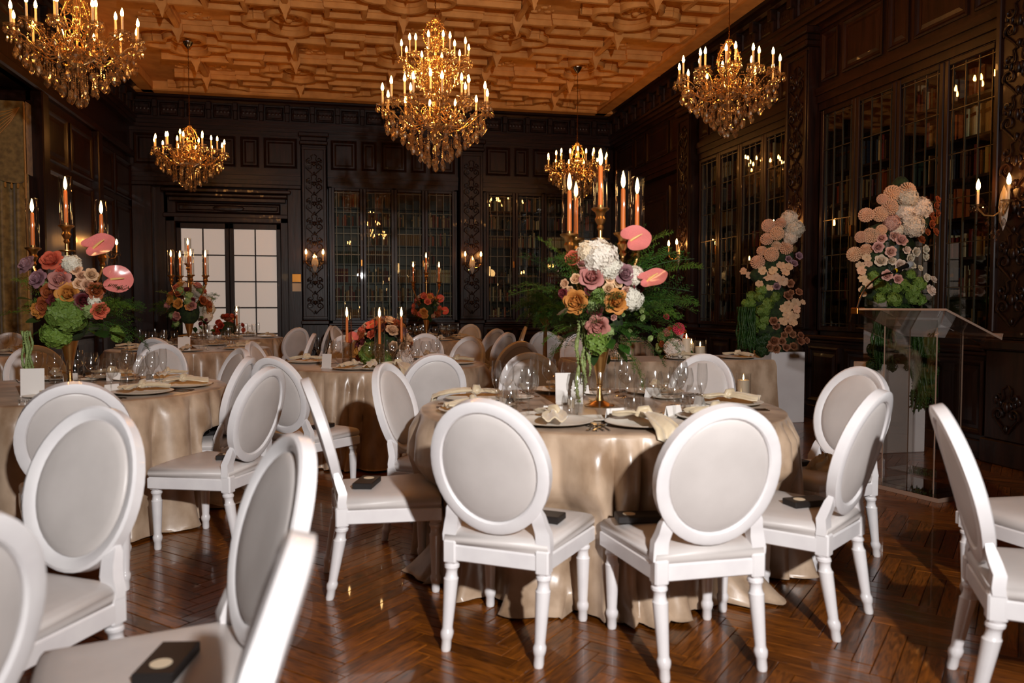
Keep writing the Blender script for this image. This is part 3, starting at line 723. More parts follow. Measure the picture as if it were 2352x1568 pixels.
def place_chair(d, l, ang, label, box=None):
    x, y = rm(d, l); a = radians(ang+YAW); f = Vector((sin(a), cos(a)))
    cx, cyy = x+f.x*.215, y+f.y*.215
    chair((cx, cyy), -a, label); PLACED.append((cx, cyy, a))
    if box:
        u, v, r = box; rt = Vector((cos(a), -sin(a)))
        fav_box((cx+rt.x*u+f.x*v, cyy+rt.y*u+f.y*v), .456, -a+radians(r), 'black gift box with round label '+next(BOXN))
for row in CHAIRS: place_chair(*row)
for row in FAR: place_chair(*row)
# ------------------------------------------------------------------ draped tables
TZ = .76
def tablecloth(cx, cyy, R, label, seed, group='champagne velvet cloths on the round tables', puddle=.16, n=420):
    rnd = random.Random(seed); fr = [(rnd.randint(7, 26), rnd.uniform(0, 2*pi), rnd.uniform(.4, 1)) for _ in range(7)]
    fr2 = [(rnd.randint(3, 8), rnd.uniform(0, 2*pi)) for _ in range(3)]
    wv = [(rnd.randint(2, 7), rnd.uniform(0, 2*pi), rnd.uniform(.5, 1.1)) for _ in range(4)]
    def fold(a):
        ph = 15*a+sum(w_*sin(k*a+p) for k, p, w_ in wv); q = abs(sin(ph))
        return (1.5*q**.7-.75)*(.65+.35*sin(5*a+wv[0][1]))
    mb = MB(); rings = []
    for r, z in ((.001, TZ), (R*.35, TZ), (R*.7, TZ), (R*.93, TZ), (R-.012, TZ-.001), (R-.003, TZ-.006), (R, TZ-.016)):
        rings.append([(r*cos(2*pi*i/n), r*sin(2*pi*i/n), z) for i in range(n)])
    for z in [TZ-.016-(TZ-.03)*k/18 for k in range(1, 18)]+[.035, .015, .008]:
        t = (TZ-z)/TZ; ring = []
        for i in range(n):
            a = 2*pi*i/n; low = sum(cos(k*a+p) for k, p in fr2)/3
            fo = (.042+.05*t**.7)*(fold(a+.08*t*low)+.1)*min(1, t*8); r = R+.004+.03*t+fo
            zz = z
            if z < .2:
                q = (.2-z)/.2; r += puddle*1.3*q*q*(.5+.5*fold(a*.5+1))+.02*q*cos(31*a+3*low)
                zz = max(.006+.012*abs(sin(9*a+2*low)), z-.03*q*abs(fold(2*a)))
            ring.append((r*cos(a), r*sin(a), zz))
        rings.append(ring)
    # the seats press the cloth back
    near = [(x-cx, y-cyy, a) for x, y, a in PLACED if (x-cx)**2+(y-cyy)**2 < 2.9]
    FO = [.08*(fold(2*pi*i/n)+.4) for i in range(n)]
    for ring in rings[7:]:
        for i, (x, y, z) in enumerate(ring):
            if z > .53: continue
            k = min(1, (.53-z)/.10)
            for px, py, a in near:
                f = (sin(a), cos(a)); rt = (cos(a), -sin(a)); dx, dy = x-px, y-py
                v = dx*f[0]+dy*f[1]; u = dx*rt[0]+dy*rt[1]
                if v < .285 and v > -.5 and abs(u) < .36:
                    ww = 1 if abs(u) < .27 else (.36-abs(u))/.09
                    push = max(0, .285-v-.75*max(0, FO[i]))*k*ww*(min(1, z/.14) if abs(u) < .13 else 1); x += f[0]*push; y += f[1]*push
            ring[i] = (x, y, z)
    mb.loft(rings, cap=True)
    o = mb.obj('tablecloth', M['velvet'], None, ang=80, loc=(cx, cyy, 0)); tag(o, label, 'tablecloth', group); return o
TABLES = {}
def tbl(key, d, l, R, label, seed):
    x, y = rm(d, l); TABLES[key] = (x, y, R); tablecloth(x, y, R, label, seed, puddle=.035 if d < 8 else .04)
tbl('main', 4.08, .45, .92, 'champagne velvet cloth on the main round table with white and peach bouquet', 3)
tbl('middle', 7.05, -1.157, .92, 'champagne velvet cloth on the middle round table with coral flowers', 8)
tbl('left', 4.95, -2.755, .92, 'champagne velvet cloth on the left round table under the tall bouquet', 12)
tbl('leftfar', 9.5, -3.85, .92, 'champagne velvet cloth on the round table in front of the glazed door', 15)
tbl('far', 12.1, -1.30, .85, 'champagne velvet cloth on the farthest middle table before the bookcase', 19)
tbl('doorside', 12.6, -4.5, .85, 'champagne velvet cloth on the small-looking table right by the door', 23)
tbl('fern', 11.6, 1.15, .85, 'champagne velvet cloth on the far table under the fern arrangement', 29)
tbl('curtain', 8.4, -5.75, .8, 'champagne velvet cloth on the table by the curtain at the left edge', 31)
# long head table against the right side
hx0, hy0 = rm(7.55, 2.5)
HT = (hx0-1.9, hx0, hy0, hy0+.8)     # x0, x1, y0, y1
def head_cloth():
    mb = MB(); x0, x1, y0, y1 = HT; per = []
    def seg(a, b, n):
        for i in range(n): per.append((a[0]+(b[0]-a[0])*i/n, a[1]+(b[1]-a[1])*i/n))
    seg((x0, y0), (x1, y0), 60); seg((x1, y0), (x1, y1), 30); seg((x1, y1), (x0, y1), 60); seg((x0, y1), (x0, y0), 30)
    cx, cyy = (x0+x1)/2, (y0+y1)/2; rings = []
    for k, z in ((.02, TZ), (.5, TZ), (.985, TZ), (1.0, TZ-.012)): rings.append([(cx+(x-cx)*k, cyy+(y-cyy)*k, z) for x, y in per])
    for z in [TZ-.012-(TZ-.02)*k/14 for k in range(1, 15)]:
        t = (TZ-z)/TZ; ring = []
        for i, (x, y) in enumerate(per):
            dx = 1 if x > x1-1e-6 else (-1 if x < x0+1e-6 else 0); dy = -1 if y < y0+1e-6 else (1 if y > y1-1e-6 else 0)
            o_ = .012+.05*t*(.5+.5*cos(i*.62+1.3*cos(i*.13)))*t
            ring.append((x+dx*o_, y+dy*o_, max(.006, z)))
        rings.append(ring)
    mb.loft(rings, cap=True); o = mb.obj('tablecloth', M['velvet'], None, ang=60); tag(o, 'champagne velvet cloth on the long head table before the white plinth', 'tablecloth')
head_cloth()

# ------------------------------------------------------------------ table settings
def lathe_mesh(name, prof, m, n=20, ang=50): return MB().lathe(prof, n, cap=False).mesh(name, m, ang=ang)
GL = {
 'wine_glass': ('wine glass', lathe_mesh('glass_body', [(.001,.0),(.034,.001),(.034,.003),(.006,.008),(.004,.02),(.0038,.085),(.006,.095),(.024,.108),(.038,.13),(.042,.155),(.039,.185),(.033,.215)], M['glass'])),
 'champagne_flute': ('champagne flute', lathe_mesh('glass_body', [(.001,.0),(.031,.001),(.031,.003),(.005,.008),(.0036,.02),(.0036,.075),(.008,.09),(.02,.12),(.025,.15),(.025,.19),(.021,.235)], M['glass'])),
 'water_glass': ('water glass', lathe_mesh('glass_body', [(.001,.004),(.026,.002),(.034,.012),(.041,.04),(.042,.06),(.038,.09),(.034,.105)], M['glass'])),
 'wine_goblet': ('wine goblet', lathe_mesh('glass_body', [(.001,.0),(.036,.001),(.036,.003),(.006,.008),(.0042,.02),(.0042,.07),(.01,.08),(.032,.095),(.046,.125),(.048,.15),(.044,.18),(.039,.2)], M['glass'])),
}
PLATE = lathe_mesh('plate_body', [(.001,.006),(.10,.006),(.115,.009),(.155,.015),(.168,.019),(.170,.021),(.168,.022),(.155,.018),(.115,.0125),(.10,.010),(.001,.010)], M['porcelain'], 36)
SPLATE = lathe_mesh('plate_body', [(.001,.004),(.05,.004),(.06,.007),(.083,.013),(.083,.015),(.06,.010),(.05,.008),(.001,.008)], M['porcelain'], 28)
PRIM = lathe_mesh('plate_rim', [(.166,.0215),(.169,.0225),(.172,.0215),(.169,.0195),(.166,.0215)], M['porcelain'], 36)
CARD = MB().add([(-.045,0,0),(.045,0,0),(.045,.018,.055),(-.045,.018,.055),(-.045,.036,0),(.045,.036,0)], [(0,1,2,3),(3,2,5,4)]).add([(-.045,.0015,0),(.045,.0015,0),(.045,.018,.0535),(-.045,.018,.0535),(-.045,.0345,0),(.045,.0345,0)], [(3,2,1,0),(4,5,2,3)]).mesh('card', M['card'], smooth=False)
FORK = MB().tube([(0,-.1,.002),(0,-.02,.004),(0,.03,.007)], [.0042,.0025,.003], 6).bbox((-.011,.03,.005),(.011,.05,.008),.001)
for k in range(4): FORK.bbox((-.011+k*.0066,.05,.005),(-.0085+k*.0066,.095,.008),.0005)
FORK = FORK.mesh('fork', M['chrome'])
KNIFE = MB().bbox((-.006,-.11,.001),(.006,-.01,.006),.002).bbox((-.008,-.01,.002),(.007,.11,.004),.001).mesh('knife', M['chrome'])
def napkin_mesh(seed, tail=True):
    rnd = random.Random(seed); mb = MB()
    def sheet(pts, wid, ph, lay=0):
        rings = []
        for i, (p, w_) in enumerate(zip(pts, wid)):
            p = Vector(p); a = Vector(pts[max(i-1, 0)]); b = Vector(pts[min(i+1, len(pts)-1)]); t = (b-a).normalized(); n = Vector((t.y, -t.x, 0))
            if n.length < .1: n = Vector((1, 0, 0))
            n.normalize(); up = n.cross(t)
            top = [p+n*(w_*(-1+2*k/12))+up*(.010*cos(k*.95+ph+i*.35)*(1 if w_ > .03 else .5)+.012) for k in range(13)]
            rings.append(top+[q-up*.006 for q in top[::-1]])
        mb.loft(rings)
    sheet([(0,.02,.03),(.004,-.03,.035),(.008,-.08,.034),(.012,-.14,.028),(.014,-.2,.014),(.016,-.235,.0),(.018,-.245,-.03),(.018,-.247,-.075)] if tail else
          [(0,.02,.03),(.01,-.03,.035),(.03,-.07,.03),(.05,-.11,.022),(.06,-.135,.02)], [.02,.03,.042,.052,.058,.058,.056,.05] if tail else [.02,.035,.05,.055,.05], rnd.uniform(0, 6))
    sheet([(0,-.01,.03),(-.03,.03,.034),(-.06,.055,.028),(-.09,.07,.024),(-.12,.08,.025)], [.018,.03,.04,.042,.03], rnd.uniform(0, 6))
    mb.sphere((0, 0, .042), (.03, .026, .022), 10, 7)
    mb.tube([(-.03, .01, .03), (-.02, .0, .06), (.01, -.008, .064), (.032, -.006, .032)], [.012, .014, .014, .011], 8)
    return mb.mesh('napkin_cloth', M['napkin'], ang=70)
NAPS = [napkin_mesh(1, True), napkin_mesh(2, False), napkin_mesh(5, False)]
TDESC = {'main': 'main table', 'middle': 'middle table', 'left': 'left table', 'leftfar': 'table before the door', 'far': 'farthest middle table', 'doorside': 'table right by the door', 'fern': 'fern-topped far table', 'curtain': 'table by the curtain'}
def put(name, me, tkey, x, y, z, rz, label, cat, group, extra=(), color=None):
    o = empty(name, (x, y, z), rz) if extra else ob(name, me, None, (x, y, z), (0, 0, rz))
    if extra:
        ob(me.name.split('.')[0], me, o)
        for nm, m2 in extra: ob(nm, m2, o)
    tag(o, label, cat, group); return o
def setting(tkey, ang, desc, full=True, seed=0, nap=0, unique=True):
    cx, cyy, R = TABLES[tkey]; rnd = random.Random(seed)
    f = Vector((sin(ang), cos(ang)))       # from the centre towards the sitter
    rt = Vector((f.y, -f.x)); tn = TDESC[tkey]
    def at(r, s): return (cx+f.x*r+rt.x*s, cyy+f.y*r+rt.y*s)
    rz = -ang+pi                            # sitter's -y side
    g = f'place settings on the {tn}'
    L = (lambda kind: f'{kind} {desc}') if unique else (lambda kind: f'{kind} on the {tn}')
    x, y = at(R-.24, 0)
    put('charger_plate', PLATE, tkey, x, y, TZ, rz, L('ivory charger plate'), 'plate', 'charger plates, '+tn, (('plate_rim', PRIM),) if full else ())
    put('napkin', NAPS[nap], tkey, x, y, TZ+.014, rz+(0 if nap == 0 else rnd.uniform(-1, 1)), L('knotted champagne napkin'), 'napkin', 'napkins, '+tn)
    gl = [('wine_glass', R-.47, -.12), ('wine_goblet', R-.52, -.02), ('champagne_flute', R-.43, -.21), ('water_glass', R-.42, -.02)]
    for k, (nm, r, s) in enumerate(gl):
        if not full and k == 3 and rnd.random() < .6: continue
        x, y = at(r+rnd.uniform(-.02, .02), s+rnd.uniform(-.02, .02))
        put(nm, GL[nm][1], tkey, x, y, TZ+.0005, rnd.uniform(0, 6), L('clear '+GL[nm][0]), 'glass', GL[nm][0]+' set, '+tn)
    if full:
        x, y = at(R-.43, .16); put('bread_plate', SPLATE, tkey, x, y, TZ, rz, L('small ivory bread plate'), 'plate', 'bread plates, '+tn)
        x, y = at(R-.40, .07); put('place_card', CARD, tkey, x, y, TZ+.0005, rz+rnd.uniform(-.3, .3), L('folded white place card'), 'place card', 'place cards, '+tn)
        for k in range(3): x, y = at(R-.22, .19+.026*k); put('fork', FORK, tkey, x, y, TZ+.001, rz, L(['inner', 'middle', 'outer'][k]+' steel fork'), 'fork', 'forks, '+tn)
        for k in range(2): x, y = at(R-.22, -.19-.026*k); put('knife', KNIFE, tkey, x, y, TZ+.001, rz, L(['inner', 'outer'][k]+' steel knife'), 'knife', 'knives, '+tn)
def dir_to(tkey, d, l):
    cx, cyy, R = TABLES[tkey]; x, y = rm(d, l); return atan2(x-cx, y-cyy)
main_d = ['at the front left place of the main table', 'at the front right place of the main table', 'at the right front place of the main table', 'at the right rear place of the main table',
          'at the rear right place of the main table', 'at the rear left place of the main table', 'at the left rear place of the main table', 'at the left front place of the main table']
for k in range(8):
    c = CHAIRS[k]; setting('main', dir_to('main', c[0], c[1]), main_d[k], True, 40+k, 0 if k in (1, 6) else 1+k % 2)
lft = [(14, 'at the right front place of the left table'), (15, 'at the right place of the left table'), (16, 'at the rear right place of the left table'), (17, 'at the rear place of the left table'), (18, 'at the front place of the left table'), (19, 'at the rear left place of the left table')]
for k, ds in lft: c = CHAIRS[k]; setting('left', dir_to('left', c[0], c[1]), ds, True, 60+k, 1+k % 2)
mid = [(8, 'at the front right place of the middle table'), (9, 'at the front left place of the middle table'), (10, 'at the left place of the middle table'), (11, 'at the rear left place of the middle table'), (12, 'at the rear right place of the middle table'), (13, 'at the rear middle place of the middle table')]
for k, ds in mid: c = CHAIRS[k]; setting('middle', dir_to('middle', c[0], c[1]), ds, False, 80+k, 0 if k == 8 else 1+k % 2)
setting('middle', dir_to('middle', 5.6, -1.05), 'at the front middle place of the middle table', False, 97, 2)
setting('middle', dir_to('middle', 6.9, .3), 'at the right place of the middle table', False, 98, 1)
DIRS = {'rear': 0, 'rear right': 45, 'right': 90, 'front right': 135, 'front': 180, 'front left': 225, 'left': 270, 'rear left': 315}
for tk, n, s0 in (('leftfar', 7, .3), ('far', 7, .2), ('doorside', 5, .4), ('fern', 6, .1), ('curtain', 5, .7)):
    names = ['rear', 'rear right', 'right', 'front right', 'front', 'front left', 'left', 'rear left']
    for k in range(n):
        an = s0+2*pi*k/n; q = math.degrees(an)-YAW
        j = min(range(len(names)), key=lambda i: abs((q-DIRS[names[i]]+180) % 360-180)); nm = names.pop(j)
        setting(tk, an, f'at the {nm} place of the {TDESC[tk]}', False, 200+k, 1+k % 2)
# place settings on the head table
for k, xx in enumerate((HT[1]-.28, HT[1]-.85, HT[1]-1.5)):
    yy = HT[2]+.2; w_ = ['right', 'middle', 'left'][k]
    put('charger_plate', PLATE, '', xx, yy, TZ, 0, f'ivory charger plate at the {w_} end of the head table' if k != 1 else 'ivory charger plate in the middle of the head table', 'plate', 'charger plates, head table')
    put('napkin', NAPS[1], '', xx, yy, TZ+.014, k, f'knotted napkin on the {w_} plate of the head table', 'napkin', 'napkins, head table')
# ------------------------------------------------------------------ flowers and greenery (unit-radius meshes, coloured per object)
def petal(mb, yaw, r0, a0, a1, L, W, cup=.35, n=4, m=5, Mx=None, z0=0.0, curl=0.0):
    pts = []
    y, z = r0, z0
    for j in range(m+1):
        v = j/m; al = a0+(a1-a0)*v*v
        if j: y += sin(al)*L/m; z += cos(al)*L/m
        wv = W*sin(pi*(.12+.74*v))
        if curl and j == m: y += curl*.5; z -= curl
        for i in range(n+1):
            u = -1+2*i/n
            pts.append((u*wv, y-cup*wv*u*u*(1-.3*v), z-.12*wv*u*u*v))
    fs = [(j*(n+1)+i, j*(n+1)+i+1, (j+1)*(n+1)+i+1, (j+1)*(n+1)+i) for j in range(m) for i in range(n)]
    mb.add(pts, fs, (Mx @ Rz(yaw)) if Mx is not None else Rz(yaw))
def rose_mesh(seed, open_=1.0):
    r = random.Random(seed); mb = MB()
    for n, r0, a0, a1, L, W, z0 in ((3,.13,-16,-30,.66,.30,.12),(4,.19,-10,-12,.70,.38,.06),(5,.24,-4,16,.72,.46,.0),(5,.26,10,48,.76,.54,-.06),(6,.26,28,80,.80,.58,-.12)):
        o = r.uniform(0, 6)
        for k in range(n): petal(mb, o+2*pi*k/n+r.uniform(-.15,.15), r0, radians(a0), radians(a1*open_+r.uniform(-6,6)), L, W, .55, z0=z0, curl=.08 if a1 > 60 else 0)
    return mb.mesh('rose', M['petal'], ang=80)
def cluster_mesh(seed, n=70, pet=.2, sq=.85, core=.84):
    r = random.Random(seed); mb = MB().sphere((0, 0, 0), (core, core, core*sq), 12, 8)
    for k in range(n):
        z = 1-1.75*(k+.5)/n; a = k*2.39996; q = sqrt(max(0, 1-z*z)); d = Vector((q*cos(a), q*sin(a), z))
        F = Matrix.Translation(Vector((d.x, d.y, d.z*sq))*r.uniform(.84, 1.0)) @ frame_to((d+Vector((r.uniform(-.45, .45), r.uniform(-.45, .45), r.uniform(-.45, .45)))).normalized()) @ Rz(r.uniform(0, 6))
        for j in range(4):
            F2 = F @ Rz(j*pi/2)
            mb.add([(0,0,0),(pet*.55,pet*.25,.03),(pet,0,.07),(pet*.55,-pet*.25,.03)] if False else [(0,0,0),(pet*.5,pet*.42,.04),(pet*1.05,0,.02),(pet*.5,-pet*.42,.04)], [(0,3,2,1)], F2)
    return mb.mesh('floret_head', M['petal'], smooth=False)
def dahlia_mesh(seed, n=96):
    r = random.Random(seed); mb = MB().sphere((0, 0, -.1), (.62, .62, .55), 10, 7)
    for k in range(n):
        t = (k+.5)/n; th = .08+t*pi*.62; a = k*2.39996
        def dome(q): return Vector((sin(q)*cos(a)*.82, sin(q)*sin(a)*.82, cos(q)*.62))
        p = dome(th*.8); nrm = Vector((p.x/.67, p.y/.67, p.z/.38)).normalized(); tg = (dome(th+.05)-dome(th-.05)).normalized(); side = nrm.cross(tg)
        L = .16+.16*t; w_ = .07+.055*t; d = (tg*.8+nrm*.55).normalized()
        P = [p-side*w_*.6, p+side*w_*.6, p+d*L*.6+side*w_*1.15+nrm*.03, p+d*L+nrm*.02, p+d*L*.6-side*w_*1.15+nrm*.03, p+d*L*.5-nrm*.02]
        mb.add([tuple(q) for q in P], [(0,1,5),(1,2,5),(2,3,5),(3,4,5),(4,0,5)])
    return mb.mesh('dahlia', M['petal'], smooth=False)
def orchid_mesh():
    mb = MB()
    for k, (L, W) in enumerate(((.9,.38),(.95,.6),(.85,.36),(.85,.36),(.95,.6))): petal(mb, 2*pi*k/5, .05, radians(70), radians(95), L, W, -.1, 3, 3)
    mb.sphere((0, -.1, .12), (.16, .2, .14), 7, 5); return mb.mesh('orchid', M['petal'], ang=80)
def anthurium_mesh():
    mb = MB(); n = 28; rings = []
    for k in range(6):
        q = k/5; ring = []
        for i in range(n):
            a = 2*pi*i/n; c = (1-.5*abs(sin(a/2))**6)*(1+.12*cos(a)); c = 1.0+.18*cos(a)-.55*max(0, cos(a-pi))**10
            x, y = c*q*sin(a)*.92, c*q*cos(a)
            ring.append((x, y, .22*q*q+.04*q*cos(2*a)+.05*sin(5*a)*q*q))
        rings.append(ring)
    mb.loft(rings, cap=False); me = mb.mesh('spathe', M['waxy'], ang=80)
    sp = MB().tube([(0,-.15,.03),(0,.05,.16),(0,.35,.3),(0,.62,.38)], [.07,.075,.06,.02], 8).mesh('spadix', M['spadix'])
    return me, sp
M['spadix'] = mat('yellow_spadix', lin(232, 190, 110), rough=.5)
def fern_mesh(seed, n=15):
    r = random.Random(seed); mb = MB(); L = 1.0
    def curve(t): return Vector((.06*sin(t*2+seed), t*L, .16*sin(t*2.6)-.10*t*t))
    mb.tube([curve(k/10) for k in range(11)], [.007*(1-.08*k) for k in range(11)], 4)
    for k in range(n):
        t = .12+.86*k/n; p = curve(t); bl = .34*(1-t)**.7*(.7+.5*r.random())+.04
        for sg in (-1, 1):
            d = Vector((sg*.85, .55, r.uniform(-.25, .3))).normalized(); m = max(4, int(bl/.028))
            nn = d.cross(Vector((0, 0, 1))).normalized()
            for j in range(m):
                c = p+d*(bl*(j+.3)/m); s = .05*(1-.6*j/m)
                for s2 in (-1, 1):
                    e = c+(d*.55+nn*s2).normalized()*s*r.uniform(.7, 1.2)+Vector((0, 0, r.uniform(-.02, .02)))
                    w_ = d*.0065; mb.add([tuple(c-w_), tuple(c+w_), tuple(e+w_*.6), tuple(e-w_*.6)], [(0, 1, 2, 3)])
    return mb.mesh('fern_frond', M['leaf'], smooth=False)
def leaf_mesh():
    mb = MB(); rings = []
    for k in range(7):
        v = k/6; w_ = .32*sin(pi*(.06+.9*v))**.9
        rings.append([(-w_, v, .05*w_+.15*sin(v*2)), (0, v, -.02+.15*sin(v*2)), (w_, v, .05*w_+.15*sin(v*2))])
    mb.loft(rings, closed=False, cap=False); return mb.mesh('leaf', M['leaf'], ang=80)
def tassel_mesh(seed):
    r = random.Random(seed); mb = MB(); n = 26
    P = [Vector((.02*sin(k*.5+seed), .02*cos(k*.37+seed), -k/n)) for k in range(n+1)]
    mb.tube(P, [.022*(1+.35*r.uniform(-1, 1))*(1 if k < n-5 else (n-k+.6)/6) for k in range(n+1)], 6)
    for k in range(70):
        t = r.random()**.9; p = P[min(n, int(t*n))]; a = r.uniform(0, 6.3); mb.sphere((p.x+.02*cos(a), p.y+.02*sin(a), p.z), (.011, .011, .014), 5, 3)
    return mb.mesh('tassel', M['leaf'], ang=80)
F = {'rose': [rose_mesh(k) for k in range(3)], 'bud': [rose_mesh(9, .55)], 'hyd': [cluster_mesh(1, 120, .26), cluster_mesh(2, 120, .26)], 'vib': [cluster_mesh(3, 60, .34, .95, .74), cluster_mesh(5, 60, .34, .95, .74)],
     'dahlia': [dahlia_mesh(1), dahlia_mesh(2)], 'orchid': [orchid_mesh()], 'fern': [fern_mesh(k) for k in range(3)], 'leaf': [leaf_mesh()], 'tassel': [tassel_mesh(1), tassel_mesh(4)]}
ANTH, SPAD = anthurium_mesh()
COL = {'white': lin(238, 230, 212), 'cream': lin(236, 216, 190), 'peach': lin(226, 176, 138), 'blush': lin(222, 168, 150), 'dusty': lin(202, 134, 122), 'mauve': lin(168, 124, 132), 'mustard': lin(214, 144, 66),
       'coral': lin(226, 108, 78), 'burg': lin(112, 40, 44), 'rust': lin(168, 84, 42), 'anth': lin(240, 140, 132), 'green': lin(116, 142, 58), 'pale': lin(154, 172, 104), 'dgreen': lin(40, 70, 26), 'fern': lin(56, 92, 30), 'mocha': lin(160, 104, 72), 'hotpink': lin(214, 60, 92), 'apricot': lin(234, 188, 146)}
PARTNAME = {'rose': 'rose', 'bud': 'rosebud', 'hyd': 'hydrangea', 'vib': 'viburnum', 'dahlia': 'dahlia', 'orchid': 'orchid', 'fern': 'fern_frond', 'leaf': 'leaf', 'tassel': 'amaranth_tassel'}
def rotm(o, d, spin):
    q = Vector(d).to_track_quat('Z', 'Y'); o.rotation_euler = (q.to_matrix() @ Matrix.Rotation(spin, 3, 'Z')).to_euler()
def fl_add(root, kind, loc, r, col, d=(0, -1, .3), spin=None, rnd=random):
    spin = rnd.uniform(0, 6) if spin is None else spin
    c = jit(COL[col] if isinstance(col, str) else col, .12)
    if kind == 'anth':
        o = ob('anthurium', ANTH, root, loc, None, r, c); rotm(o, d, spin); ob('spadix', SPAD, o); return o
    o = ob(PARTNAME[kind], rnd.choice(F[kind]), root, loc, None, r, c)
    if kind == 'tassel': o.rotation_euler = (0, 0, spin)
    elif kind in ('fern', 'leaf'):
        dv = Vector(d).normalized(); o.rotation_euler = (dv.to_track_quat('Y', 'Z').to_matrix() @ Matrix.Rotation(rnd.uniform(-.7, .7), 3, 'Y')).to_euler()
    else: rotm(o, d, spin)
    return o
CAMP = Vector((0, 0, EYE))
def from_px(base_d, base_l, cz, spec, px0, root_xy, root_z, depth_dome=.2, rx=.28, rz=.3):
    """turn positions measured on the bouquet (offset right, height) into points on its dome, facing outwards"""
    out = []
    s = 1829.3/base_d
    for (kind, px, py, rr, col) in spec:
        u = (px-px0)/s; z = EYE+(700-py)/s
        q = 1-(u/rx)**2*.8-((z-cz)/rz)**2*.6; dep = depth_dome*sqrt(max(.05, q))
        k = (base_d-dep)/base_d; u = base_l*0+u*k; z = EYE+(z-EYE)*k; lat = base_l*k+ (px-px0)/s*k
        x, y = rm(base_d-dep, lat)
        dr = Vector((-SS*dep*1.6+CC*(lat-base_l), -CC*dep*1.6-SS*(lat-base_l), (z-cz)*.8+.08))
        out.append((kind, (x-root_xy[0], y-root_xy[1], z-root_z), rr, col, dr))
    return out
def fern_spray(root, c, n, rad, zr, size, seed, lo=-1.0, back=True):
    r = random.Random(seed)
    for k in range(n):
        a = r.uniform(0, 2*pi); e = r.uniform(*zr); d = Vector((cos(a)*cos(e), sin(a)*cos(e), sin(e)))
        fl_add(root, 'fern', (c[0]+d.x*rad*.4, c[1]+d.y*rad*.4, c[2]+d.z*rad*.3), r.uniform(*size), r.choice(['fern', 'fern', 'dgreen', lin(86, 122, 38)]), d, rnd=r)
def leaf_fill(root, c, n, rx, rz, seed, size=(.06, .1)):
    r = random.Random(seed)
    for k in range(n):
        a = r.uniform(0, 2*pi); e = r.uniform(-1.1, .9); d = Vector((cos(a)*cos(e), sin(a)*cos(e), sin(e)))
        fl_add(root, 'leaf', (c[0]+d.x*rx*.75, c[1]+d.y*rx*.75, c[2]+d.z*rz*.75), r.uniform(*size), r.choice(['dgreen', 'fern', lin(58, 84, 40)]), d+Vector((0, 0, -.3)), rnd=r)
# ------------------------------------------------------------------ candelabrum, tapers, chimneys
TAPER = MB().lathe([(.0125, 0), (.012, .02), (.0105, .205), (.008, .213), (.002, .215)], 12).mesh('wax', M['coral_wax'])
WICK = MB().lathe([(.001, .213), (.001, .226)], 5).mesh('wick', M['black'])
FLAME = MB().lathe([(.0005, .217), (.007, .227), (.0108, .243), (.009, .264), (.004, .286), (.0003, .30)], 10, cap=False).mesh('flame', M['flame'])
CHIM = MB().lathe([(.036, 0), (.037, .004), (.037, .297), (.036, .30)], 24, cap=False).mesh('chimney_wall', M['hurricane'])
CUP = MB().lathe([(.001, -.115), (.012, -.112), (.018, -.1), (.013, -.085), (.022, -.07), (.028, -.055), (.02, -.04), (.026, -.02), (.044, -.008), (.046, 0), (.04, .002), (.014, .002), (.013, .016), (.0125, .016)], 20, cap=False).mesh('candle_cup', M['gold'])
COLLAR = MB().lathe([(.012, -.165), (.046, -.158), (.046, -.153), (.013, -.148)], 20).mesh('collar', M['gold'])
VASE = MB().lathe([(.001, 0), (.075, 0), (.078, .006), (.05, .016), (.024, .03), (.015, .06), (.013, .10), (.017, .104), (.017, .11), (.0135, .114), (.016, .118), (.0155, .124), (.021, .16), (.030, .2), (.041, .25), (.054, .305), (.056, .31), (.052, .311), (.038, .26)], 24, cap=False).mesh('vase', M['gold'])
def taper(x, y, z, label, chim_label, group, light=True, n=1):
    t = empty('taper_candle', (x, y, z)); tag(t, label, 'candle', 'coral taper candles'+group)
    ob('wax', TAPER, t); ob('wick', WICK, t); ob('flame', FLAME, t)
    g = ob('glass_chimney', CHIM, None, (x, y, z)); tag(g, chim_label, 'candle chimney', 'glass candle chimneys'+group)
def candelabrum(tkey, label, short, arm_angles, taper_words, hb=0.0, r=.195):
    cx, cyy, R = TABLES[tkey]; c = empty('candelabrum', (cx, cyy, TZ)); tag(c, label, 'candelabrum', 'gold candelabra on the tables')
    ob('vase', VASE, c)
    MB().tube([(0, 0, .25), (0, 0, .90)], .011, 10).obj('stem', M['gold'], c)
    ob('candle_cup', CUP, c, (0, 0, 1.01)); ob('collar', COLLAR, c, (0, 0, 1.01))
    pos = [(0, 0, 1.012)]
    for k, (an, dz) in enumerate(arm_angles):
        a = radians(an); P = [(r*t_*sin(a), r*t_*cos(a), .55+.20*t_-.10*sin(pi*t_)+dz*t_*t_) for t_ in [i/8 for i in range(9)]]
        MB().tube(P, .009, 8).obj('arm', M['gold'], c); e = P[-1]
        MB().tube([e, (e[0], e[1], e[2]+.03)], .010, 8).obj('arm_tip', M['gold'], c)
        ob('candle_cup', CUP, c, (e[0], e[1], e[2]+.12)); pos.append((e[0], e[1], e[2]+.122))
    for (x, y, z), wd in zip(pos, taper_words):
        taper(cx+x, cyy+y, TZ+z, f'lit coral taper candle, {wd} of the {short}', f'clear glass chimney, {wd} of the {short}', ', '+short)
    l = bpy.data.lights.new('candle_glow', 'POINT'); l.energy = 5; l.color = (1, .55, .2); l.shadow_soft_size = .1
    lo = bpy.data.objects.new('candle_glow', l); C.objects.link(lo); lo.parent = c; lo.location = (0, 0, 1.36)
    return c
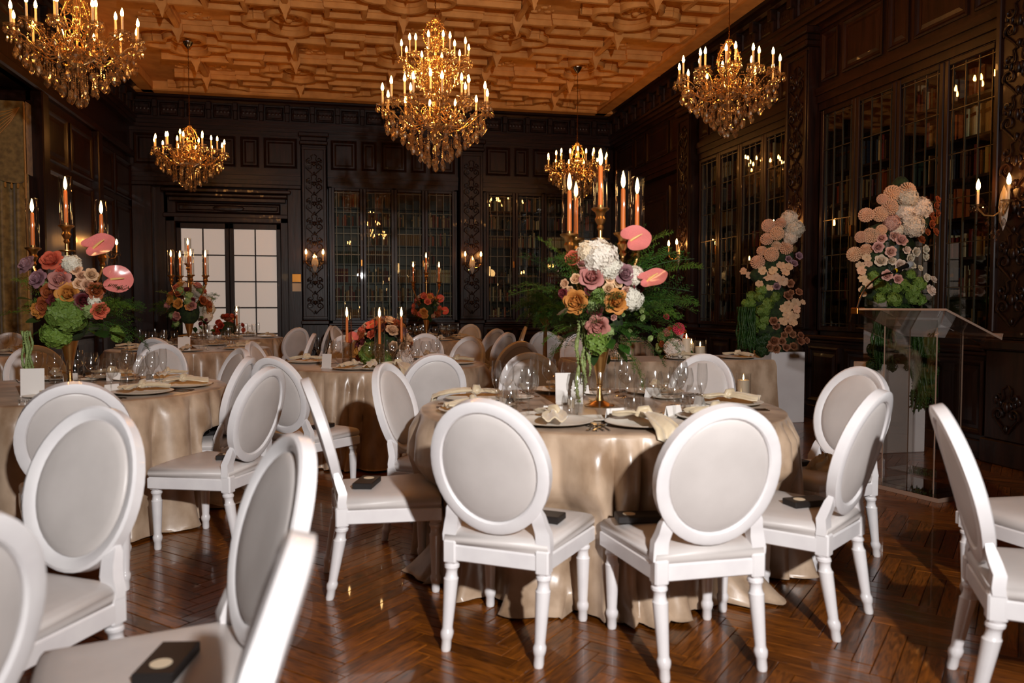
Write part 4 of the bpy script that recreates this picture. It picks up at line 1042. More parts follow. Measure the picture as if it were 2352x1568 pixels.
# ------------------------------------------------------------------ bouquets on the tables
def px_off(deg): return deg+YAW
candelabrum('main', 'gold trumpet candelabrum with four arms on the main table', 'main table candelabrum', [(px_off(152), .0), (px_off(80), .0), (px_off(238), .0), (px_off(325), .0)],
            ['centre', 'front right arm', 'rear right arm', 'front left arm', 'rear left arm'])
candelabrum('left', 'gold trumpet candelabrum on the left table', 'left table candelabrum', [(px_off(262), .0), (px_off(70), .0)], ['centre', 'left arm', 'right arm'])
candelabrum('leftfar', 'gold candelabrum with four arms on the table before the door', 'door-side candelabrum', [(px_off(262), .0), (px_off(310), 0), (px_off(150), 0), (px_off(80), .0)], ['centre', 'left arm', 'rear left arm', 'front right arm', 'right arm'])
candelabrum('far', 'small-looking gold candelabrum on the farthest middle table', 'farthest candelabrum', [(px_off(262), .0), (px_off(80), .0)], ['centre', 'left arm', 'right arm'])
candelabrum('fern', 'gold candelabrum hidden in fern fronds on the far table', 'fern-clad candelabrum', [(px_off(262), .0), (px_off(80), .0)], ['centre', 'left arm', 'right arm'])
def bouquet(tkey, label, group='flower bouquets on the tables', z=.31):
    cx, cyy, R = TABLES[tkey]; b = empty('flower_bouquet', (cx, cyy, TZ+z)); tag(b, label, 'flowers', group)
    MB().sphere((0, 0, .12), (.12, .12, .15), 12, 8).obj('moss_core', M['moss'], b); return b
M['moss'] = mat('moss', rough=.9); noise_col(M['moss'], lin(20, 32, 12), lin(44, 62, 22), scale=30, bump=.6)
def place(root, lst):
    for kind, loc, rr, col, d in lst: fl_add(root, kind, loc, rr, col, d)
bq = bouquet('main', 'large bouquet of white hydrangea, mustard and dusty pink roses with ferns on the main table')
S1 = 448.0
spec = [('hyd',1376,590,38,'white'),('hyd',1398,614,28,'white'),('hyd',1350,580,26,'cream'),('rose',1324,692,34,'mustard'),('rose',1412,692,34,'mustard'),('rose',1359,638,34,'dusty'),('bud',1318,598,26,'coral'),('bud',1339,606,20,'dusty'),
 ('rose',1430,632,30,'mauve'),('rose',1399,640,15,'apricot'),('rose',1418,650,14,'apricot'),('rose',1396,664,16,'apricot'),('bud',1323,642,17,'apricot'),('rose',1297,652,13,'peach'),('rose',1309,667,12,'peach'),
 ('rose',1353,667,14,'burg'),('rose',1367,712,22,'burg'),('rose',1294,674,15,'burg'),('rose',1462,662,18,'burg'),('hyd',1451,686,26,'white'),('hyd',1456,634,22,'white'),('vib',1372,682,20,'green'),('vib',1362,700,16,'pale'),
 ('vib',1372,784,28,'green'),('rose',1372,747,33,'dusty'),('rose',1436,668,14,'blush'),('bud',1408,728,10,'blush'),('bud',1470,711,11,'pale'),('bud',1472,728,11,'pale'),('bud',1447,755,10,'pale'),('bud',1490,775,13,'pale'),('bud',1430,722,6,'pale'),
 ('vib',1398,762,12,'pale'),('leaf',1306,716,44,lin(190,166,140)),('leaf',1440,740,50,'dgreen'),('leaf',1420,760,50,'dgreen'),('leaf',1460,745,46,'dgreen'),('leaf',1400,780,40,'fern'),('leaf',1480,752,40,'fern'),('leaf',1425,790,40,'fern')]
spec = [(k, x, y, r/S1, c) for k, x, y, r, c in spec]
place(bq, from_px(4.08, .45, 1.42, spec, 1377, TABLES['main'][:2], TZ+.31, .2, .3, .42))
def anth_at(root, tkey, d0, l0, px, py, px0, r, dep, dvec, spin, col='anth'):
    s = 1829.3/d0; k = (d0-dep)/d0; lat = l0*k+(px-px0)/s*k; z = EYE+(700-py)/s*k; x, y = rm(d0-dep, lat); cx, cyy, _ = TABLES[tkey]
    dv = Vector((dvec[0]*CC+dvec[1]*SS, -dvec[0]*SS+dvec[1]*CC, dvec[2]))      # (right, away, up)
    fl_add(root, 'anth', (x-cx, y-cyy, z-TZ-.31), r, col, dv, spin)
anth_at(bq, 'main', 4.08, .45, 1450, 553, 1377, .078, .26, (.1, -.8, .5), -1.2)
anth_at(bq, 'main', 4.08, .45, 1490, 645, 1377, .078, .24, (-.25, -.55, .8), -1.1)
fern_spray(bq, (0, 0, .2), 15, .18, (-.25, .8), (.28, .46), 5)
fern_spray(bq, (.12, .05, .12), 13, .16, (-.8, .4), (.25, .42), 6)
for k_, (du, dv_, dz_, sz_) in enumerate(((1,.1,.55,.5),(1,.4,.25,.52),(.9,.2,.9,.5),(1,-.1,.1,.46),(.8,.5,.6,.5),(1,0,.75,.42),(1,.3,-.15,.44),(.7,.1,-.5,.4),(.5,-.2,-.8,.38),(.9,-.1,-.35,.4),(-1,.3,.7,.42),(-.8,.3,1,.4),(-1,.2,.3,.4),(.6,.3,1.0,.46),(.95,.15,.4,.55),(1,.25,.02,.5))):
    fl_add(bq, 'fern', (.08*du, .06, .16+.1*dz_), sz_, ['fern', 'dgreen', lin(70, 108, 34)][k_ % 3], (du*CC+dv_*SS, -du*SS+dv_*CC, dz_))
leaf_fill(bq, (0, 0, .12), 22, .2, .22, 3)
for dx, dy, ln in ((-.115, -.1, .36), (-.095, -.12, .28), (-.135, -.06, .42), (-.105, -.07, .33), (-.085, -.11, .22)):
    fl_add(bq, 'tassel', (dx, dy, .13), ln, 'pale')
# left table bouquet
bl = bouquet('left', 'tall bouquet of coral, mauve and mustard roses with green hydrangea on the left table')
S3 = 1829.3/4.95
spec = [('rose',125,602,30,'coral'),('rose',72,612,28,'mauve'),('rose',95,642,26,'mauve'),('rose',142,645,30,'dusty'),('hyd',168,606,20,'white'),('rose',178,620,16,'apricot'),('rose',212,632,18,'apricot'),('rose',184,652,16,'apricot'),('rose',203,655,18,'apricot'),
 ('rose',190,634,14,'peach'),('rose',160,675,32,'mustard'),('rose',118,672,24,'rust'),('rose',108,702,26,'rust'),('rose',220,668,24,'rust'),('rose',92,712,22,'mustard'),('rose',228,712,24,'coral'),('rose',145,622,16,'coral'),('bud',110,655,10,'pale'),('bud',246,630,12,'pale'),
 ('hyd',155,722,42,'green'),('hyd',128,768,32,'green'),('vib',218,690,14,'white'),('rose',130,690,22,'burg'),('rose',192,690,24,'burg'),('vib',205,712,16,'pale'),('leaf',240,735,44,'dgreen'),('leaf',255,760,44,'fern'),('leaf',225,760,44,'dgreen'),('vib',265,758,12,'green'),('vib',270,772,14,'green'),('leaf',80,690,40,'dgreen')]
spec = [(k, x, y, r/S3, c) for k, x, y, r, c in spec]
place(bl, from_px(4.95, -2.755, 1.42, spec, 158, TABLES['left'][:2], TZ+.31, .2, .34, .42))
anth_at(bl, 'left', 4.95, -2.755, 224, 570, 158, .098, .25, (.1, -.7, .65), -1.0)
anth_at(bl, 'left', 4.95, -2.755, 262, 642, 158, .092, .22, (.6, -.8, .3), -1.6)
fern_spray(bl, (.05, 0, .14), 16, .18, (-.5, .7), (.3, .5), 15); leaf_fill(bl, (0, 0, .12), 22, .2, .22, 13)
for dx, dy, ln in ((-.2, -.08, .34), (-.22, -.05, .42), (-.18, -.1, .28), (-.24, -.06, .3), (-.2, -.12, .38)): fl_add(bl, 'tassel', (dx, dy, .05), ln, 'pale')
# more distant bouquets: filled domes
def random_bouquet(tkey, label, pal, n, seed, rx=.22, rz=.26, zc=.16, ferns=8, anth=()):
    b = bouquet(tkey, label); r = random.Random(seed)
    for k in range(n):
        a = r.uniform(0, 2*pi); e = r.uniform(-.6, 1.25); d = Vector((cos(a)*cos(e), sin(a)*cos(e), sin(e))); kind, col = r.choice(pal)
        fl_add(b, kind, (d.x*rx, d.y*rx, zc+d.z*rz), {'rose': .075, 'bud': .05, 'hyd': .085, 'vib': .05}[kind]*r.uniform(.75, 1.1), col, d, rnd=r)
    if ferns: fern_spray(b, (0, 0, zc), ferns, .18, (-.4, .6), (.3, .45), seed)
    leaf_fill(b, (0, 0, zc-.03), 24, rx*1.05, rz, seed+1)
    for (dx, dy, dz, dv, sp) in anth: fl_add(b, 'anth', (dx, dy, dz), .065, lin(236, 96, 78), dv, sp)
    return b
random_bouquet('leftfar', 'bouquet of red-orange roses and ferns before the glazed door', [('rose', 'coral'), ('rose', 'rust'), ('rose', 'dusty'), ('hyd', 'cream'), ('bud', 'burg'), ('rose', 'mustard'), ('vib', 'pale')], 62, 21, ferns=14, rz=.3)
random_bouquet('far', 'bouquet of orange roses with two red anthuriums before the far bookcase', [('rose', 'mustard'), ('rose', 'coral'), ('rose', 'rust'), ('bud', 'peach')], 46, 22, .18, .2, ferns=4, anth=((.18, -.16, .3, (.3, -1, .2), -1.2), (.25, -.14, .12, (.4, -1, .2), -1.4)))
fb = random_bouquet('fern', 'mass of green asparagus fern left of the main bouquet', [('bud', 'pale'), ('bud', 'burg'), ('vib', 'pale')], 6, 23, .2, .25, ferns=34)
fb2 = empty('fern_arrangement', (*rm(9.9, .42), .0)); tag(fb2, 'feathery green fern plant in a floor stand behind the amber chairs', 'plant')
MB().lathe([(.15, 0), (.15, .02), (.02, .05), (.018, 1.0), (.1, 1.12), (.11, 1.2)], 16).obj('stand', M['gold'], fb2)
fern_spray(fb2, (0, 0, 1.30), 70, .2, (-1.3, .5), (.22, .4), 77)
# low arrangement with glass cylinders on the middle table
def low_vase(tkey, loc, label, pal, n, seed, rx=.2, rz=.17, name='flower_arrangement'):
    b = empty(name, loc); tag(b, label, 'flowers', 'low flower arrangements'); r = random.Random(seed)
    MB().lathe([(.001, .0), (.06, .0), (.075, .02), (.085, .09), (.08, .1)], 18).obj('bowl', M['darkgold'], b); MB().sphere((0, 0, .14), (rx*.62, rx*.6, rz*.6), 10, 7).obj('moss_core', M['moss'], b)
    for k in range(n):
        a = r.uniform(0, 2*pi); e = r.uniform(-.35, 1.3); d = Vector((cos(a)*cos(e), sin(a)*cos(e), sin(e))); kind, col = r.choice(pal)
        fl_add(b, kind, (d.x*rx, d.y*rx*.85, .14+d.z*rz), {'rose': .065, 'bud': .05, 'hyd': .085, 'vib': .05, 'dahlia': .06}[kind]*r.uniform(.7, 1.15), col, d, rnd=r)
    leaf_fill(b, (0, 0, .1), 18, rx*1.05, rz*.8, seed+1); return b
mx, my, _ = TABLES['middle']
ma_ = low_vase('middle', (mx+.02, my, TZ), 'low arrangement of coral and orange roses with green hydrangea on the middle table', [('rose', 'coral'), ('rose', 'coral'), ('rose', 'rust'), ('rose', 'mustard'), ('rose', 'mauve'), ('bud', 'burg'), ('rose', 'apricot')], 80, 41, .22, .24)
for p_, r_, c_ in (((-.12, -.24, .1), .1, 'green'), ((.17, -.22, .06), .075, 'white'), ((-.02, -.26, .06), .08, 'green')): fl_add(ma_, 'hyd', p_, r_, c_, (p_[0], -1, .3))
fl_add(ma_, 'anth', (-.27, -.08, .22), .065, lin(238, 120, 104), (-.3, -.7, .6), .6); fl_add(ma_, 'anth', (-.12, -.14, .34), .06, lin(238, 104, 80), (-.3, -.6, .8), -1.2)
RIB = MB()
for k in range(10): RIB.lathe([(.034, k*.02), (.04, k*.02+.01), (.034, k*.02+.02)], 18, cap=False)
RIB.lathe([(.001, .2), (.034, .2)], 18, cap=False); RIB = RIB.mesh('ribbed_base', M['hurricane'])
TUBE = MB().lathe([(.042, 0), (.043, .004), (.043, .495), (.042, .5)], 24, cap=False).mesh('glass_tube', M['hurricane'])
for (d, l, w_) in ((6.85, -1.42, 'left one'), (6.55, -1.09, 'front one'), (6.95, -.965, 'right one')):
    x, y = rm(d, l); g = empty('hurricane_candle', (x, y, TZ)); tag(g, f'tall glass cylinder with a lit coral taper on the middle table, {w_}', 'candle', 'glass cylinder candles')
    ob('glass_tube', TUBE, g); ob('ribbed_base', RIB, g); ob('wax', TAPER, g, (0, 0, .2)); ob('wick', WICK, g, (0, 0, .2)); ob('flame', FLAME, g, (0, 0, .2))
dx_, dy_, _ = TABLES['doorside']
low_vase('doorside', (dx_, dy_, TZ), 'low arrangement of red roses right in front of the white door panes', [('rose', 'coral'), ('rose', lin(190, 60, 36)), ('rose', 'rust')], 24, 44, .22, .2)
for (d, l, w_) in ((12.3, -4.75, 'left of the red roses'), (12.3, -4.25, 'right of the red roses')):
    x, y = rm(d, l); g = empty('hurricane_candle', (x, y, TZ)); tag(g, f'tall glass cylinder with a lit taper by the door, {w_}', 'candle', 'glass cylinder candles')
    ob('glass_tube', TUBE, g); ob('ribbed_base', RIB, g); ob('wax', TAPER, g, (0, 0, .2)); ob('flame', FLAME, g, (0, 0, .2))
# head table: flowers and pillar candles
hx, hy = rm(7.75, 1.58)
ha = low_vase('', (hx, hy, TZ), 'low vase of white hydrangea with a hot pink protea on the head table', [('bud', 'dusty'), ('vib', 'pale'), ('bud', 'rust')], 12, 47, .15, .14)
for p_, r_, k_, c_ in (((-.05, -.12, .1), .1, 'hyd', 'white'), ((.06, -.08, .1), .08, 'hyd', 'white'), ((.02, -.06, .29), .065, 'dahlia', 'hotpink'), ((-.09, 0, .40), .045, 'bud', 'hotpink'), ((.1, -.02, .2), .04, 'bud', 'coral')): fl_add(ha, k_, p_, r_, c_, (0, -1, .4))
def pillar(x, y, z, r, h, label, glass=True):
    p = empty('pillar_candle', (x, y, z)); tag(p, label, 'candle', 'ivory pillar candles')
    MB().lathe([(r, 0), (r, h-.004), (r-.004, h), (r*.3, h-.003), (.001, h-.006)], 20).obj('wax', M['ivory_wax'], p)
    ob('flame', FLAME, p, (0, 0, h-.222*.6+.002), None, .6); ob('wick', WICK, p, (0, 0, h-.222))
    if glass: MB().lathe([(r+.012, 0), (r+.012, h+.06), (r+.010, h+.06)], 22, cap=False).obj('glass_sleeve', M['glass'], p)
for (d, l, r, h, lb) in ((7.62, 1.67, .042, .20, 'tall ivory pillar candle on the head table beside the hydrangea'), (7.8, 1.76, .028, .14, 'slim ivory pillar candle on the head table, middle of three'), (7.65, 1.81, .047, .12, 'wide short ivory pillar candle on the head table, right of three')):
    x, y = rm(d, l); pillar(x, y, TZ, r, h, lb, h < .18)
for (d, l, r, h, lb) in ((7.1, 2.07, .055, .61, 'tall ivory floor pillar candle in glass before the head table'), (6.95, 1.93, .035, .48, 'slim ivory floor pillar candle left of the tall one')):
    x, y = rm(d, l); pillar(x, y, 0, r, h, lb)
# menu cards and votive
def menu(tkey, d, l, w_, h, rz, label):
    x, y = rm(d, l); m = empty('menu_card', (x, y, TZ), rz); tag(m, label, 'card', 'standing menu cards')
    MB().bbox((-w_/2, -.002, .008), (w_/2, .002, h), .001, Rx(-.08)).obj('card', M['card'], m, smooth=False); MB().bbox((-w_/2, -.012, 0), (w_/2, .02, .01), .002).obj('foot', M['card'], m, smooth=False)
menu('main', 4.15, .30, .145, .165, radians(-YAW+6), 'white standing card left of the gold vase on the main table')
menu('left', 4.5, -2.72, .12, .16, radians(-YAW+20), 'white standing card among the glasses of the left table')
menu('leftfar', 8.9, -3.67, .13, .16, radians(-YAW+16), 'white standing card on the table before the door')
menu('middle', 6.5, -1.52, .1, .12, radians(-YAW-30), 'leaning white card at the left of the middle table')
x, y = rm(4.03, .30)
v = empty('votive_candle', (x, y, TZ)); tag(v, 'small cream votive candle before the standing card', 'candle')
MB().lathe([(.018, 0), (.019, .04), (.016, .042), (.001, .040)], 16).obj('wax', M['ivory_wax'], v); MB().lathe([(.021, 0), (.022, .05)], 16, cap=False).obj('glass_cup', M['glass'], v)
# ------------------------------------------------------------------ plinths, clear columns and flower towers
def tower(bx, by, sz, hh, base_d, base_l, px0, S, spec, label, plinth_label, col_label, tassels, seed):
    p = MB().bbox((-sz/2, -sz/2, 0), (sz/2, sz/2, hh), .006).obj('display_plinth', M['white_box'], None, smooth=False, loc=(bx, by, 0)); tag(p, plinth_label, 'plinth')
    c = MB()
    for s in (-1, 1): c.box((s*.15-.005, -.15, 0), (s*.15+.005, .15, 1.3)).box((-.145, s*.15-.005, 0), (.145, s*.15+.005, 1.3))
    o = c.obj('acrylic_stand', M['acrylic'], None, smooth=False, loc=(bx, by, hh)); tag(o, col_label, 'display stand')
    t = empty('flower_tower', (bx, by, hh)); tag(t, label, 'flowers'); r = random.Random(seed)
    s = 1829.3/base_d; core = MB(); pts = {}
    for kind, px, py, rr, col in spec:
        dep = .20+r.uniform(-.03, .03)-.10*min(1, abs(px-px0)/s/.3)**2; k = (base_d-dep)/base_d; lat = base_l*k+(px-px0)/s*k; z = EYE+(700-py)/s*k
        x, y = rm(base_d-dep, lat); d = Vector((x-bx, y-by, .05+r.uniform(-.1, .15))); d = Vector((d.x*.6-SS*.25, d.y*.6-CC*.25, d.z))
        fl_add(t, kind, (x-bx, y-by, z-hh), rr/S, col, d, rnd=r); pts[round(z, 1)] = pts.get(round(z, 1), [])+[lat]
    for zz, ls in sorted(pts.items()):
        lm = sum(ls)/len(ls); wd = max(.07, (max(ls)-min(ls))/2*.85); x, y = rm(base_d-.08, lm)
        core.sphere((x-bx, y-by, zz-hh), (wd*.9, .1, .1), 10, 6)
    core.obj('moss_core', M['moss'], t)
    for (px, py, ln, dep, n, w_) in tassels:
        for q in range(n):
            l_ = base_l*(base_d-dep)/base_d+(px-px0+r.uniform(-w_, w_))/s; x, y = rm(base_d-dep+r.uniform(-.05, .04), l_)
            fl_add(t, 'tassel', (x-bx, y-by, EYE+(700-py)/s-hh), ln*r.uniform(.85, 1.05), lin(44, 78, 22), rnd=r)
    leaf_n = 20
    return t
A = lambda L, sx, sy, k: [(kd, sx+u/k, sy+v/k, rr/k*1.12, c) for kd, u, v, rr, c in L]
spL = [('hyd',555,185,70,'cream'),('hyd',610,285,80,'cream'),('hyd',570,370,62,'cream')]+[('dahlia',u,v,rr,'peach') for u, v, rr in ((350,255,62),(435,330,64),(335,385,58),(525,470,64),(385,535,66),(250,610,66),(290,500,48),(470,230,50),(430,450,45))]
spL += [('orchid',u,v,rr,'apricot') for u, v, rr in ((480,640,42),(520,700,46),(400,690,42),(350,750,50),(500,790,50),(560,650,38),(380,850,42),(300,690,42),(430,760,45),(270,820,36),(110,700,36),(170,740,36),(560,1030,46),(630,1010,46),(700,1000,28),(540,1110,46),(620,1130,46),(510,1190,42),(600,1200,46),(500,1060,34),(560,1160,42),(640,1070,40))]
spL += [('rose',u,v,rr,'mauve') for u, v, rr in ((650,550,42),(605,625,40),(550,580,36),(440,850,40))]
spL += [('rose',u,v,rr,'mocha') for u, v, rr in ((570,820,46),(550,940,50),(655,905,42),(580,910,34),(415,1190,46),(440,1240,40),(560,1270,44),(420,1390,58),(440,1460,50),(500,1390,42),(540,1450,42),(600,1320,42),(610,1440,44),(680,1390,46),(740,1380,36),(680,1330,38),(520,1330,38),(380,1450,42))]
spL += [('vib',u,v,rr,'green') for u, v, rr in ((195,945,46),(290,885,50),(270,950,46),(190,1010,50),(140,1015,38),(350,1020,55),(300,1085,55),(425,950,46),(330,1100,42),(215,1180,46),(330,1180,46),(300,1240,42),(210,1265,52),(180,1290,34))]
spL += [('vib',u,v,rr,'dgreen') for u, v, rr in ((290,1400,60),(300,1480,52),(340,1340,45),(240,1380,45))]
spL = A(spL, 1680, 460, 4.286)
tower(4.72, 7.98, .4, .77, 8.75, rm and (4.72*CC-7.98*SS), 1176+1829.3*(4.72*CC-7.98*SS)/8.75, 209.0, spL, 'tall tower of cream dahlias, orchids and mocha roses on the left plinth', 'white box plinth under the flower tower nearer the far corner', 'clear acrylic column inside the flower tower nearer the far corner',
      [(1716, 705, .48, .2, 30, 18)], 51)
spR = [('hyd',u,v,rr,'cream') for u, v, rr in ((890,200,110),(1060,330,120),(860,380,110),(980,560,120))]+[('hyd',690,520,92,'blush'),('hyd',760,610,70,'cream')]
spR += [('dahlia',u,v,rr,'peach') for u, v, rr in ((690,150,100),(880,110,100),(660,320,95),(540,410,92),(360,420,88),(420,680,92),(560,610,64),(220,920,92),(300,700,72),(370,860,72),(560,220,62))]
spR += [('rose',u,v,rr,'rust') for u, v, rr in ((1260,230,55),(1240,300,55),(1260,400,55),(1180,400,50),(1210,470,46),(1190,540,60),(1240,640,60),(1140,640,50),(1060,740,65))]
spR += [('rose',u,v,rr,'blush') for u, v, rr in ((810,750,85),(730,690,75),(560,720,72),(520,830,75),(680,890,75),(780,1240,65),(640,1190,75))]
spR += [('rose',u,v,rr,'cream') for u, v, rr in ((880,870,62),(1000,890,66),(1120,860,62),(930,970,62),(1120,950,62),(800,1060,80),(560,1010,85),(1140,1220,62),(1230,1250,56),(1190,1390,85),(1060,1100,44),(700,1010,60),(960,1070,55))]
spR += [('orchid',u,v,rr,'apricot') for u, v, rr in ((380,960,52),(300,1060,52),(320,1130,56),(400,1040,46),(330,1230,56),(390,1290,56),(340,1370,50),(420,1320,42),(360,1430,32))]
spR += [('vib',u,v,rr,'green') for u, v, rr in ((470,1200,60),(560,1330,75),(620,1350,70),(760,1350,62),(850,1310,70),(950,1180,56),(1050,1300,80),(960,1400,90),(740,1500,80),(980,1480,72),(1080,1500,62),(560,1480,62))]
spR += [('vib',u,v,rr,'dgreen') for u, v, rr in ((700,1700,90),(560,1760,80),(850,1650,90),(1000,1700,80),(1050,1900,90),(620,2100,90),(500,2150,80),(850,2200,90),(480,2350,70),(900,2350,80),(700,2350,80),(820,1900,90),(650,1900,90))]
spR = A(spR, 1920, 420, 5.6)
tower(4.75, 6.2, .42, .77, 7.08, 4.75*CC-6.2*SS, 1176+1829.3*(4.75*CC-6.2*SS)/7.08, 258.0, spR, 'tall tower of cream hydrangea, peach dahlias and roses on the right plinth behind the microphone', 'white box plinth behind the clear lectern', 'clear acrylic column inside the flower tower behind the lectern',
      [(2030, 712, .5, .25, 22, 22), (2120, 735, .78, .22, 26, 26)], 52)
# ------------------------------------------------------------------ chandeliers
def octa(mb, c, r, h, M_=None):
    x, y, z = c
    mb.add([(x, y, z+h), (x+r, y, z), (x, y+r, z), (x-r, y, z), (x, y-r, z), (x, y, z-h)], [(0,1,2),(0,2,3),(0,3,4),(0,4,1),(5,2,1),(5,3,2),(5,4,3),(5,1,4)], M_)
DROP = MB().lathe([(.0005, -.062), (.012, -.05), (.0185, -.034), (.013, -.014), (.004, -.002), (.0005, 0)], 8, cap=False).mesh('crystal_drop', M['amber'], smooth=False)
DROPC = MB().lathe([(.0005, -.062), (.012, -.05), (.0185, -.034), (.013, -.014), (.004, -.002), (.0005, 0)], 8, cap=False).mesh('crystal_drop', M['crystal'], smooth=False)
BULB = MB().lathe([(.006, 0), (.0105, .008), (.0135, .022), (.011, .042), (.005, .06), (.0008, .07)], 10, cap=False).mesh('bulb', M['bulb'])
SLEEVE = MB().lathe([(.010, 0), (.011, .004), (.0095, .008), (.0095, .125), (.008, .128)], 10).mesh('candle_sleeve', M['sleeve'])
BOB = MB().lathe([(.006, -.03), (.012, -.022), (.008, -.012), (.02, -.006), (.05, .004), (.056, .010), (.05, .008), (.012, .001)], 16, cap=False).mesh('bobeche', M['amber'])
def bob_drops():
    mb = MB()
    for k in range(8):
        a = 2*pi*k/8; x, y = .052*cos(a), .052*sin(a); octa(mb, (x, y, -.008), .007, .009)
        mb.add([v_.co[:] for v_ in DROP.vertices], [tuple(p.vertices) for p in DROP.polygons], T(x, y, -.018) @ Matrix.Diagonal((.8, .8, .75, 1)))
    return mb.mesh('bobeche_drops', M['amber'], smooth=False)
BDROP = bob_drops()
def strand(n, st=.018):
    mb = MB()
    for k in range(n): octa(mb, (0, 0, -st*(k+.5)), .0075, .0095)
    return mb.mesh('bead_strand', M['amber'], smooth=False)
STR = {n: strand(n) for n in (2, 4, 6, 8, 10, 13)}
def arm_mesh(r):
    P = []
    for i in range(15):
        t = i/14; P.append((.05+(r-.05)*t, 0, -.02-.11*sin(pi*min(1, t*1.25))*(1-.25*t)+.05*t**3*1.0))
    mb = MB().tube(P, [.0062-.002*abs(.5-i/14) for i in range(15)], 7)
    sp = spiral(r*.42, -.02, .05, 1.2, 1, -1.2, 16); mb.tube([(x, 0, z) for x, z in sp], .0045, 5)
    for k in range(7): octa(mb, (.09+(r-.12)*k/6, .0, -.05-.05*sin(pi*k/6)), .012, .016)
    return mb.mesh('arm', M['cgold'])
M['cgold'] = mat('gilt_glass_arm', lin(236, 190, 122), rough=.18, metal=.85)
ARM_O, ARM_I = arm_mesh(.47), arm_mesh(.29)
def crown_mesh():
    mb = MB()
    for k in range(6):
        a = 2*pi*k/6; R_ = Rz(a)
        P = [(.03+.10*sin(pi*t)**.8*(1-.25*t)+.0*t, 0, .36*t) for t in [i/12 for i in range(13)]]
        mb.tube(P, .006, 6, R_)
        for zc, rr, sg in ((.10, .045, 1), (.22, .035, -1), (.31, .028, 1)):
            sp = spiral(.075, zc, rr, 1.1, sg, 1.0, 14); mb.tube([(x, 0, z) for x, z in sp], .0045, 5, R_)
        for q in range(6): octa(mb, (.03+.10*sin(pi*q/6), .012, .06*q), .008, .011, R_)
    mb.tube([(0, 0, -.3), (0, 0, .38)], .01, 8)
    for z, r_ in ((-.2, .05), (-.08, .045), (.04, .035), (.16, .03), (.27, .025), (.36, .04)): mb.lathe([(.008, z-.035), (r_*.8, z-.02), (r_, z), (r_*.8, z+.02), (.008, z+.03)], 12)
    return mb.mesh('crown', M['cgold'])
CROWN = crown_mesh()
DISH = MB().lathe([(.01, -.36), (.05, -.33), (.07, -.29), (.03, -.26), (.1, -.22), (.13, -.2), (.12, -.195), (.02, -.21)], 20, cap=False).mesh('centre_dish', M['amber'])
CANOPY = MB().lathe([(.075, 0), (.075, -.012), (.06, -.03), (.05, -.05), (.02, -.085), (.008, -.1)], 18, cap=False).mesh('canopy', M['chrome'])
def swag_mesh(n, r, sag):
    mb = MB()
    for k in range(n):
        a0, a1 = 2*pi*k/n, 2*pi*(k+1)/n
        for i in range(9):
            t = (i+.5)/9; a = a0+(a1-a0)*t; rr = r*(1-.12*sin(pi*t)); octa(mb, (rr*cos(a), rr*sin(a), -sag*sin(pi*t)), .008, .01)
    return mb.mesh('bead_swag', M['amber'], smooth=False)
SWO, SWI = swag_mesh(12, .46, .07), swag_mesh(12, .28, .06)
def tier(root, zr, sc=1.0, drops=True, n_out=12, n_in=6):
    """one ring of candle arms with its crystals; zr = height of the arm hub under the root"""
    def P(x, y, z): return (x*sc, y*sc, zr+z*sc)
    for (n, r, dz, am, off) in ((n_out, .47, .03, ARM_O, 0), (n_in, .29, .10, ARM_I, .26)):
        for k in range(n):
            a = off+2*pi*k/n; ob('arm', am, root, P(0, 0, dz-.03), (0, 0, a), sc)
            x, y = r*cos(a), r*sin(a); o = ob('bobeche', BOB, root, P(x, y, dz+.03), (0, 0, a), sc); ob('bobeche_drops', BDROP, o)
            s_ = ob('candle_sleeve', SLEEVE, root, P(x, y, dz+.03), None, (sc, sc, max(sc, .85)))
            ob('bulb', BULB, root, (x*sc, y*sc, zr+(dz+.03)*sc+.126*max(sc, .85)), None, max(sc, .85))
    ob('bead_swag', SWO, root, P(0, 0, -.0), None, sc); ob('bead_swag', SWI, root, P(0, 0, .06), None, sc); ob('bead_swag', SWI, root, P(0, 0, -.1), None, (sc*1.25, sc*1.25, sc))
    if drops:
        for n, r, z, st in ((24, .44, -.05, 2), (22, .38, -.09, 4), (18, .30, -.14, 4), (16, .22, -.18, 6), (10, .14, -.22, 8), (6, .07, -.24, 10)):
            for k in range(n):
                a = 2*pi*k/n+r*7; x, y = r*cos(a), r*sin(a); q = st if (k % 2) else max(2, st-2)
                ob('bead_strand', STR[q], root, P(x, y, z), None, sc); ob('crystal_drop', DROP, root, P(x, y, z-.018*q), (0, 0, a), sc*(1.0+.25*(k % 3)))
        ob('bead_strand', STR[13], root, P(0, 0, -.2), None, sc); ob('crystal_drop', DROP, root, P(0, 0, -.43), None, sc*1.35)
        ob('centre_dish', DISH, root, P(0, 0, .1), None, sc)
def chandelier(x, y, zr, label, two=False):
    c = empty('chandelier', (x, y, ZC-.09)); tag(c, label, 'chandelier', 'crystal candle chandeliers'); z0 = zr-(ZC-.09)
    ob('canopy', CANOPY, c, (0, 0, .0)); ct = z0+.40
    tier(c, z0, 1.0)
    if two:
        tier(c, z0+.44, .64, True, 10, 4); ob('crown', CROWN, c, (0, 0, z0+.12), None, (1, 1, 1.0)); ob('crown', CROWN, c, (0, 0, z0+.56), None, (.9, .9, .75)); ct = z0+.82
    else: ob('crown', CROWN, c, (0, 0, z0+.05))
    ch = MB(); k = 0; z = ct
    while z < -.13:
        ch.tube([(0, .006*cos(t*pi/4), z+.014+.014*sin(t*pi/4)) if k % 2 else (.006*cos(t*pi/4), 0, z+.014+.014*sin(t*pi/4)) for t in range(8)], .0018, 4, closed=True); z += .022; k += 1
    ch.tube([(0.004, 0.004, ct-.03), (0.004, 0.004, -.09)], .003, 5); ch.obj('chain', M['darkgold'], c)
    return c
chandelier(-2.10, 12.2, 3.40, 'small-looking crystal chandelier hanging before the glazed door')
